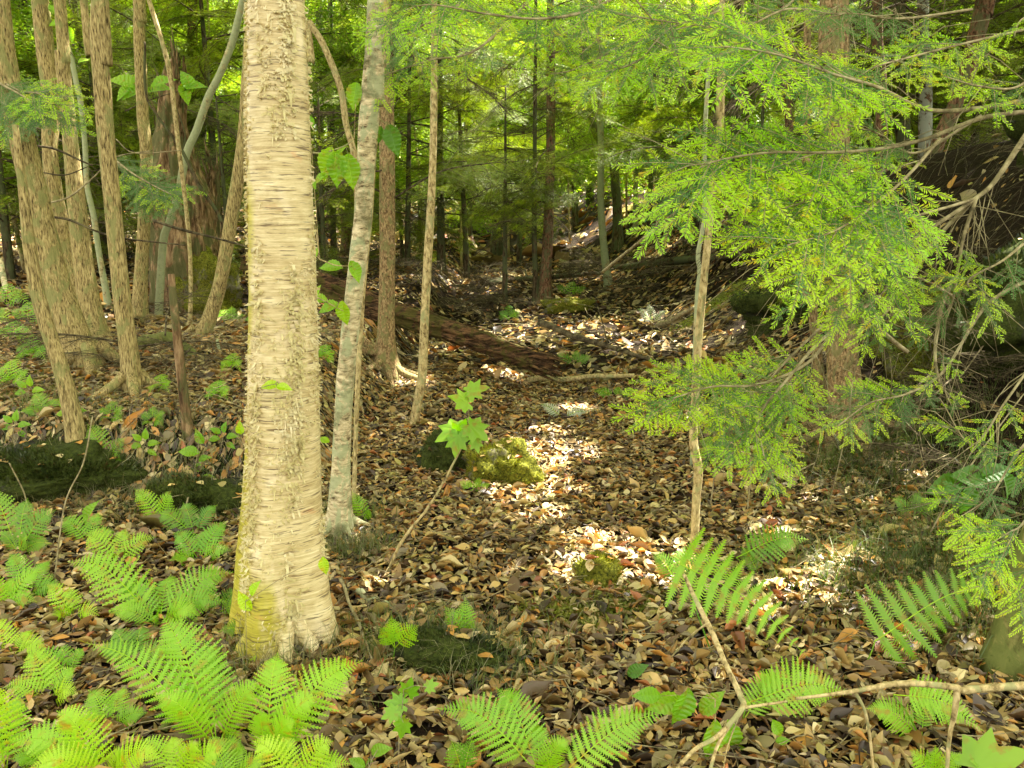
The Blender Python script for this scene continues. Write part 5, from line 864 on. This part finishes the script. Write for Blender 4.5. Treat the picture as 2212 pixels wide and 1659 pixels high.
NB = [ # pts, w0, w1, s0, step, size, lime, twigs
 ([(2230, 215, 2.3), (2100, 236, 2.2), (2000, 236, 2.1), (1900, 190, 2.0), (1800, 160, 1.95), (1680, 118, 1.9), (1565, 100, 1.9)], 11, 3, .42, 0.033, (.65, 1.0), .97, 10),
 ([(2230, 240, 2.4), (2120, 255, 2.3), (2000, 300, 2.2), (1900, 322, 2.15), (1780, 330, 2.1), (1660, 330, 2.05), (1540, 350, 2.0), (1480, 385, 2.0)], 10, 3, .40, 0.033, (.65, 1.0), .97, 10),
 ([(2105, 430, 2.35), (2030, 452, 2.25), (1940, 470, 2.15), (1860, 430, 2.1), (1790, 425, 2.05), (1690, 450, 2.0)], 7, 3, .3, 0.028, (.65, 1.05), .97, 13),
 ([(2030, 300, 2.2), (1960, 380, 2.1), (1880, 450, 2.0), (1800, 500, 1.95), (1700, 530, 1.9)], 8, 3, .25, 0.028, (.6, 1.0), .95, 7),
 ([(2230, 270, 2.5), (2150, 390, 2.4), (2105, 430, 2.35), (2000, 500, 2.3), (1930, 540, 2.3), (1860, 560, 2.2), (1830, 560, 2.2)], 12, 3, .5, 0.047, (.4, .7), .35, 26),
 ([(2110, 425, 2.35), (2080, 520, 2.3), (2060, 640, 2.3), (2040, 700, 2.3)], 9, 3, .3, 0.056, (.35, .6), .25, 22),
 ([(2105, 430, 2.35), (2020, 520, 2.4), (1940, 640, 2.4), (1880, 700, 2.35), (1810, 650, 2.3)], 10, 3, .45, 0.056, (.4, .6), .4, 22),
 ([(2240, 500, 2.4), (2170, 560, 2.3), (2090, 610, 2.2), (2150, 660, 2.2)], 7, 2, .3, 0.047, (.35, .6), .5, 10),
 ([(2060, 600, 2.6), (2035, 660, 2.5), (2020, 760, 2.4), (2030, 830, 2.3)], 9, 5, .6, .07, (.4, .6), .5, 13),
 ([(2230, 600, 2.9), (2130, 660, 2.8), (2040, 800, 2.6), (1960, 850, 2.5), (1880, 870, 2.4), (1810, 920, 2.3)], 8, 3, .5, 0.047, (.4, .7), .55, 26),
 ([(1960, 760, 3.0), (1840, 680, 2.9), (1750, 780, 2.8), (1640, 830, 2.6), (1540, 835, 2.5), (1455, 860, 2.4)], 9, 3, .4, 0.037, (.6, 1.0), .95, 13),
 ([(1900, 640, 3.0), (1780, 730, 2.8), (1700, 820, 2.6), (1640, 900, 2.5), (1650, 985, 2.4)], 8, 3, .5, 0.037, (.6, .9), .95, 13),
 ([(1780, 700, 2.8), (1680, 800, 2.7), (1600, 900, 2.5), (1545, 950, 2.5)], 6, 2, .5, 0.047, (.4, .7), .6, 15),
 ([(2240, 770, 2.3), (2170, 870, 2.2), (2100, 960, 2.2), (2030, 860, 2.3)], 6, 2, .3, 0.056, (.3, .55), .6, 15),
 ([(2240, 930, 1.8), (2190, 990, 1.8), (2140, 1070, 1.8), (2070, 1120, 1.8)], 7, 2, .1, 0.033, (.35, .6), .6, 3),
 ([(2260, 1050, 1.6), (2210, 1130, 1.6), (2180, 1150, 1.6), (2130, 1180, 1.6)], 6, 2, .1, 0.028, (.35, .6), .95, 1),
 ([(2270, 1180, 1.6), (2230, 1250, 1.6), (2180, 1290, 1.6)], 6, 2, .0, 0.028, (.35, .55), .95, 1),
 ([(2280, 30, 2.0), (2210, 40, 2.0), (2190, 80, 2.0)], 6, 2, .2, 0.037, (.4, .6), .9, 1),
 ([(2250, 150, 2.3), (2190, 190, 2.2), (2110, 185, 2.15), (2040, 165, 2.1)], 7, 2, .1, 0.042, (.4, .65), .9, 5),
 ([(2100, 20, 2.6), (1950, 40, 2.5), (1850, 30, 2.4), (1760, 30, 2.3)], 6, 2, .2, 0.056, (.4, .7), .4, 26),
 ([(2120, 250, 2.6), (1980, 330, 2.6), (1900, 290, 2.5), (1830, 270, 2.45)], 7, 2, .4, 0.047, (.4, .65), .85, 13),
 ([(1800, 30, 2.6), (1700, 20, 2.5), (1600, 60, 2.4), (1470, 50, 2.3), (1330, 30, 2.2)], 6, 2, .1, 0.047, (.5, .9), .6, 26),
 ([(2230, 60, 2.5), (2100, 90, 2.4), (1980, 120, 2.3), (1880, 150, 2.2), (1820, 200, 2.2)], 6, 2, .2, .045, (.5, .85), .9, 10),
 ([(1950, 480, 2.3), (1900, 540, 2.2), (1850, 600, 2.1), (1780, 650, 2.1)], 6, 2, .2, .040, (.55, .85), .95, 6),
 ([(2060, 640, 2.5), (1980, 600, 2.4), (1920, 620, 2.3), (1850, 700, 2.3)], 6, 2, .3, .045, (.5, .8), .9, 8)]
for q in NB: nbough(near, EB, q[0], q[1], q[2], q[3], 1.0, q[4], q[5], q[6], twigs=q[7])
# overhead hemlock whose bough tips hang into the top of the frame
OB = Vector((0.9, 6.3, 0)); OB = Vector((1.15, 5.9, hh(1.15, 5.9)))
over = thing('hemlock_tree', 'hemlock whose thin bough tips hang along the top of the view', 'tree', Vector((0.9, 4.4, 3.2)))
ob = Vector((0.9, 4.4, 3.2))
for pts, s0, step, sz, lm, tw in [
 ([(1420, -80, 3.6), (1300, 10, 3.3), (1180, 40, 3.1), (1050, 30, 3.0), (930, 10, 2.9), (850, 30, 2.9)], .2, .05, (.6, 1.0), .85, 10),
 ([(1350, -60, 3.6), (1240, 60, 3.4), (1160, 80, 3.2), (1110, 90, 3.2)], .3, .055, (.5, .9), .85, 10),
 ([(1700, -60, 3.4), (1560, 20, 3.2), (1450, 60, 3.0), (1380, 130, 2.9), (1310, 155, 2.9)], .2, .05, (.6, 1.0), .85, 20),
 ([(1620, -60, 3.4), (1540, 30, 3.2), (1480, 110, 3.0), (1400, 80, 2.9)], .3, .055, (.5, .9), .85, 10),
 ([(1500, -60, 3.6), (1380, 60, 3.4), (1320, 110, 3.3), (1240, 150, 3.3), (1190, 160, 3.2)], .3, .055, (.5, .9), .8, 10),
 ([(1200, -60, 4.2), (1040, 100, 4.0), (930, 130, 3.8), (820, 165, 3.6)], .2, .06, (.5, .9), .5, 20),
 ([(1060, -80, 3.8), (980, 20, 3.6), (900, 60, 3.5), (860, 90, 3.5)], .2, .05, (.5, .8), .7, 10),
 ([(1800, -80, 3.8), (1680, 30, 3.6), (1600, 90, 3.5), (1540, 110, 3.4)], .2, .06, (.5, .8), .5, 30)]:
    nbough(over, ob, pts, 7, 2, s0, 1.0, step, sz, lm, twigs=tw, nrm=(0, -0.75, 0.65))
V, Q, T = tube([(1.4, 5.6, hh(1.4, 5.6) + 3.6), (1.2, 5.0, 3.7), (0.9, 4.4, 3.9), (0.7, 3.9, 3.9)], [.04, .035, .03, .02], 8)
# soft dark hemlock sprig before the clump
sp = thing('hemlock_bough', 'dull feathery hemlock bough hanging across the stout ridged trunk', 'branch', Vector((-4, 5, 2)), 'boughs hanging among the maple clump')
for pts in ([(-40, 150, 5.4), (40, 195, 5.2), (90, 205, 5.1), (130, 250, 5.0)], [(-40, 200, 5.4), (20, 230, 5.2), (60, 260, 5.1)], [(0, 180, 5.2), (60, 215, 5.1), (110, 260, 5.0)]):
    nbough(sp, Vector((-4, 5, 2)), pts, 5, 2, .1, 1.0, .05, (.8, 1.3), .5, twigs=4)
sp = thing('hemlock_bough', 'drooping hemlock bough in front of the rotten snag', 'branch', Vector((-3, 7.5, 2)), 'boughs hanging among the maple clump')
for pts in ([(230, 330, 7.8), (280, 370, 7.6), (330, 400, 7.5), (370, 420, 7.4)], [(250, 350, 7.8), (300, 400, 7.6), (340, 425, 7.5)]):
    nbough(sp, Vector((-3, 7.5, 2)), pts, 5, 2, .1, 1.0, .05, (1.0, 1.6), .3, twigs=4)

# ------------------------------------------------------------------ dead branches close by
def deadbranch(name, label, paths, mat='dead_twig', Y=1.7):
    P0 = P(paths[0][0][0], paths[0][0][1], Y); b = Vector((P0.x, P0.y, hh(P0.x, P0.y))); th = thing(name, label, 'branch', b)
    for k, pt in enumerate(paths):
        P3 = [P(x[0], x[1], x[3] if len(x) > 3 else Y) for x in pt]; n = 6 * len(pt); q = catmull([tuple(p) for p in P3], n); r_ = np.interp(np.linspace(0, 1, n), np.linspace(0, 1, len(pt)), [wr(p, x[2]) for p, x in zip(P3, pt)])
        V, Q, T = tube(q, r_, 10, ridged(k * 3.3, 0.15, 2, 14)); a = Acc(); a.add(V, Q, T); link('stem' if k == 0 else 'twig', a.mesh('stem', off=b), th, mat)
deadbranch('dead_branch', 'long bare branch jutting in horizontally over the ferns from the mossy trunk', [[(2235, 1480, 18), (2160, 1484, 16), (2080, 1490, 18), (2060, 1484, 14), (1950, 1476, 12), (1850, 1492, 10), (1780, 1502, 8), (1720, 1509, 7)], [(2068, 1492, 14), (2062, 1540, 11), (2050, 1600, 9), (2045, 1680, 8)], [(1845, 1492, 8), (1868, 1535, 7), (1880, 1600, 6), (1888, 1680, 6)], [(2160, 1484, 5), (2200, 1500, 4), (2230, 1530, 3)]], 'sapling_bark', 1.85)
deadbranch('dead_branch', 'forked dead stick standing slantwise over the big-leaved seedling', [[(1478, 1242, 8, 2.3), (1500, 1290, 10, 2.2), (1540, 1370, 12, 2.1), (1570, 1440, 12, 2.0), (1598, 1500, 13, 1.95), (1603, 1530, 13, 1.9), (1550, 1590, 10, 1.85), (1500, 1620, 9, 1.8), (1445, 1680, 8, 1.75)], [(1600, 1535, 9, 1.9), (1555, 1600, 8, 1.85), (1535, 1660, 8, 1.8), (1528, 1700, 8, 1.8)], [(1597, 1530, 7, 1.9), (1700, 1515, 5, 1.95)], [(1530, 1345, 5, 2.1), (1490, 1375, 4, 2.15), (1450, 1420, 3, 2.2)], [(1600, 1535, 4, 1.9), (1570, 1620, 3, 1.85), (1560, 1690, 3, 1.8)]], 'sapling_bark', 2.0)
deadbranch('dead_branch', 'black crooked dead branch hanging before the tall snag', [[(313, 90, 5, 7.6), (315, 200, 5, 7.6), (340, 250, 5, 7.6), (390, 320, 7, 7.6), (430, 400, 9, 7.6), (470, 460, 8, 7.6), (500, 530, 6, 7.6)], [(395, 320, 3, 7.6), (400, 290, 2, 7.6), (380, 230, 2, 7.6)]], 'dark_bark', 7.6)
deadbranch('dead_branch', 'dark thin branch arching between the stout and the straight maple trunk', [[(80, 315, 5), (120, 322, 5), (170, 345, 4), (200, 358, 3)], [(88, 372, 3), (140, 378, 3), (190, 360, 2)]], 'dark_twig', 6.2)
deadbranch('dead_branch', 'long dead twig reaching across toward the curved trunk', [[(105, 468, 5), (150, 475, 5), (210, 500, 4), (270, 515, 4), (400, 530, 3)], [(330, 476, 6), (400, 498, 6), (470, 515, 5), (540, 535, 4)]], 'dark_twig', 6.6)
deadbranch('dead_branch', 'thin curving dead twig joining the straight trunk and the rotten snag', [[(100, 440, 4), (150, 425, 4), (200, 385, 3), (250, 340, 3), (330, 325, 2)], [(250, 300, 2), (290, 330, 2), (390, 325, 2)]], 'dead_twig', 6.4)
deadbranch('dead_branch', 'black vertical twig hooked on the brown rooted trunk top', [[(836, 30, 4), (842, 90, 5), (850, 140, 5), (845, 170, 4)]], 'dark_bark', 6.4)
deadbranch('dead_branch', 'upright broken twig by the hemlock foot', [[(1800, 935, 5), (1812, 960, 6), (1820, 1000, 6), (1825, 1040, 6)]], 'lichen_bark', 4.6)
for k, (pt, lb) in enumerate([([(1650, 930), (1700, 1040), (1722, 1020), (1760, 1000)], 'thin drooping twig on the litter below the big hemlock'), ([(1580, 900), (1620, 990), (1615, 1100)], 'fine vertical twig between the tan sapling and the lime tips'), ([(2212, 850), (2130, 960), (2060, 1060), (2010, 1150)], 'long thin twig slanting over the shaded bank'), ([(2212, 620), (2100, 780), (2060, 830)], 'pale twig slanting in front of the black shade'), ([(1540, 900), (1545, 1000), (1535, 1090)], 'fine grey twig hanging beside the crooked sapling foot'), ([(2130, 1190), (2170, 1300), (2190, 1360)], 'fine curved twig in the dark beside the mossy edge trunk'), ([(20, 1000), (50, 1060), (60, 1100)], 'bare twig at the picture edge over the ferns'), ([(395, 1125), (405, 1080), (407, 1075)], 'short stub stick poking from the bank edge'), ([(200, 900), (180, 1000), (140, 1090), (118, 1250)], 'long thin wire-like twig crossing the fern bank')]):
    deadbranch('dead_twig', lb, [[(x, y, 3) for x, y in pt]], 'dead_twig', max(1.9, G(pt[-1][0], min(1500, pt[-1][1])).y * 0.93))

# ------------------------------------------------------------------ far leafy wood, and the unseen canopy placed to block the sun
def leafcloud(name, c, rad, n, sz, mat, parent=None, kind=None, off=None, flat=0.5, keep=None):
    d = rng.normal(0, 1, (n, 3)); d /= np.linalg.norm(d, axis=1)[:, None]; nb = 26; cl = rng.normal(0, 1, (nb, 3)); cl /= np.linalg.norm(cl, axis=1)[:, None]; cl *= rng.uniform(0.35, 1, nb)[:, None]
    k = rng.integers(0, nb, n); p = (cl[k] + d * rng.random(n)[:, None] ** 0.5 * 0.33) * np.array(rad) + np.array(c)
    if keep is not None: p = p[keep(p)]; n = len(p)
    t1 = rng.normal(0, 1, (n, 3)); t1[:, 2] *= flat; t1 /= np.linalg.norm(t1, axis=1)[:, None]; t2 = rng.normal(0, 1, (n, 3)); t2[:, 2] *= flat; t2 -= t1 * (t1 * t2).sum(1)[:, None]; t2 /= np.linalg.norm(t2, axis=1)[:, None]
    s = rng.uniform(*sz, n)[:, None]; V = np.stack([p - t1 * s, p + t2 * s * .42 + t1 * s * 0.1, p + t1 * s, p - t2 * s * .42 + t1 * s * 0.1], 1).reshape(-1, 3)
    me = mk(name, V, [np.arange(len(V)).reshape(-1, 4)], smooth=False, off=off); me.materials.append(M[mat]) if mat else None; return me
CR = [leafcloud('crown', (0, 0, 0), (2.6, 2.6, 2.2), 9000, (0.05, 0.09), 'far_leaf') for _ in range(4)]
for dx, dy, Y, sc, lb in [(700, 560, 14, .5, 'young leafy tree between the thick birch and the slim one'), (900, 560, 16, .6, 'young leafy tree behind the brown rooted trunk'), (1010, 540, 18, .6, 'young leafy tree past the slender pale sapling'), (1110, 540, 21, .7, 'young leafy tree behind the slimmer paired trunk'), (1235, 520, 24, .8, 'young leafy tree by the bright gap'), (1340, 540, 22, .7, 'young leafy tree behind the elbowed trunk'), (1450, 550, 16, .6, 'young leafy tree over the brush tangle'), (1590, 560, 15, .6, 'young leafy tree behind the tan sapling and boughs'), (1660, 550, 20, .8, 'young leafy tree at the top of the leafy slope'), (60, 560, 11, .5, 'young leafy tree behind the stout ridged trunk'), (250, 560, 13, .5, 'young leafy tree behind the straight ridged trunk'), (350, 540, 16, .6, 'young leafy tree behind the tall snag'), (470, 540, 14, .5, 'young leafy tree beside the leaning pole'), (1900, 540, 16, .7, 'young leafy tree behind the reddish brown trunk'), (2090, 540, 16, .7, 'young leafy tree behind the leaning reddish one')]:
    p = P(dx, dy, Y); b = Vector((p.x, p.y, hh(p.x, p.y))); th = thing('young_tree', lb, 'tree', b, 'young leafy trees in the middle distance'); ht = 1.55 + Y * .28 - b.z
    pp_ = [(b.x + .15 * math.sin(u * 3 + dx), b.y, b.z - .05 + ht * u) for u in np.linspace(0, 1, 12)]; V, Q, T = tube(pp_, np.linspace(.035, .012, 12), 7); a = Acc(); a.add(V, Q, T); link('trunk', a.mesh('trunk', off=b), th, 'sapling_bark')
    for k in range(4): link('crown', random.choice(CR), th, matrix=Matrix.Translation((random.uniform(-.5, .5), random.uniform(-.5, .5), ht * (.35 + .2 * k))) @ Matrix.Rotation(random.uniform(0, 6.3), 4, 'Z') @ Matrix.Diagonal((1, 1, .7, 1)) @ Matrix.Scale(sc * random.uniform(.6, .95), 4))
FARL = []
def near_crown(k): pass
k = 0
for Y, n in ((25, 5), (33, 6), (43, 7), (56, 8)):
    for i in range(n):
        x = (-0.85 + 1.7 * (i + random.uniform(.2, .8)) / n) * Y * 0.75; y = Y + random.uniform(-3, 3); FARL.append((x, y))
PX = []
for (x, y) in FARL:
    z = hh(x, y); b = Vector((x, y, z)); ht = 9 + y * 0.12; q = Vector((x, y, z)); dx = int(1106 + x / y * F)
    side = ['outermost left', 'left', 'middle', 'right', 'outermost right'][int(np.clip((dx + 50) / 2300 * 5, 0, 4))]; rng_ = 'nearest' if y < 28 else 'second' if y < 36 else 'third' if y < 46 else 'farthest'
    dx = dx; nm = min(((abs(dx - xx), l_) for xx, l_ in [(-60, 'beyond the picture edge past the clump'), (20, 'behind the stout ridged trunk'), (110, 'behind the reddish maple trunk'), (215, 'behind the straight maple trunk'), (305, 'behind the fifth maple trunk'), (380, 'behind the rotten snag'), (425, 'just past the rotten snag'), (500, 'behind the curved trunk'), (600, 'behind the thick birch'), (700, 'just past the thick birch'), (790, 'behind the slim birch'), (838, 'behind the brown rooted trunk'), (938, 'behind the pale sapling'), (1060, 'in the middle of the gap'), (1157, 'behind the slimmer paired trunk'), (1190, 'behind the thicker paired trunk'), (1250, 'under the bright gap'), (1297, 'behind the lichened trunk'), (1370, 'behind the elbowed trunk'), (1430, 'past the elbowed trunk'), (1505, 'behind the crooked lichened stem'), (1560, 'behind the tan sapling'), (1640, 'past the tan sapling'), (1720, 'before the flaky hemlock'), (1806, 'behind the flaky hemlock'), (1900, 'behind the reddish brown trunk'), (1998, 'behind the blotched trunk'), (2070, 'behind the leaning trunk'), (2150, 'behind the last thin trunk'), (2260, 'beyond the shaded side edge')]))[1]
    th = thing('broadleaf_tree', f'sunlit broadleaf tree in the {rng_} row, {nm}', 'tree', b, 'sunlit broadleaf trees behind the hemlocks')
    pp_ = np.array([(x + 0.1 * math.sin(u * 4 + x), y, z - 0.1 + ht * u) for u in np.linspace(0, 1, 16)]); V, Q, T = tube(pp_, np.linspace(0.16, 0.06, 16), 9, ridged(x, 0.1, 3, 2)); a = Acc(); a.add(V, Q, T); link('trunk', a.mesh('trunk', off=b), th, random.choice(('dark_bark', 'red_bark', 'hemlock_bark')))
    for j in range(4):
        zc = [1.4, 3.6, 5.8, 8.2][j] * (0.9 + y * 0.004) + random.uniform(-.3, .3); mt = Matrix.Translation((random.uniform(-1.2, 1.2), random.uniform(-1.2, 1.2), zc)) @ Matrix.Rotation(random.uniform(0, 6.3), 4, 'Z') @ Matrix.Diagonal((1.0, 1.0, 0.85, 1)) @ Matrix.Scale(random.uniform(0.85, 1.2) * (0.8 + y * 0.008), 4)
        link('crown', random.choice(CR), th, matrix=mt)
def keepf(p):  # cuts holes in the added canopy so sun reaches the fleck spots
    ok = np.ones(len(p), bool)
    for g, r_ in FP:
        t_ = (p[:, 2] - g.z) / s_[2]; qx = p[:, 0] - s_[0] * t_ - g.x; qy = p[:, 1] - s_[1] * t_ - g.y; ok &= (qx * qx + qy * qy) > (r_ + 0.09) ** 2
    return ok
allV = []
acc = Acc()
for gx in np.arange(-1.5, 13, 3.2):
    for gy in np.arange(1.6, 17, 3.0):
        for lay in range(2 if gy < 12 else 1 if gy < 15 else 0):
            c = (gx + random.uniform(-.8, .8), gy + random.uniform(-.8, .8), 7.2 + lay * 2.4 + random.uniform(-.5, .5) + max(0, gy - 14) * .15)
            me = leafcloud('tmp', c, (2.3, 2.3, 0.9), 2100, (0.10, 0.17), None, flat=0.35, keep=keepf)
            v = np.empty(len(me.vertices) * 3); me.vertices.foreach_get('co', v); acc.add(v.reshape(-1, 3), np.arange(len(v) // 3).reshape(-1, 4)); bpy.data.meshes.remove(me)
link('unseen_shade_canopy', acc.mesh('unseen_shade_canopy', smooth=False), None, 'far_leaf', 'stuff')  # unseen leaves set where they shade the ground, open above the flecks
print('objects', len(bpy.data.objects), 'tris', sum(len(m.polygons) * 2 for m in bpy.data.meshes))
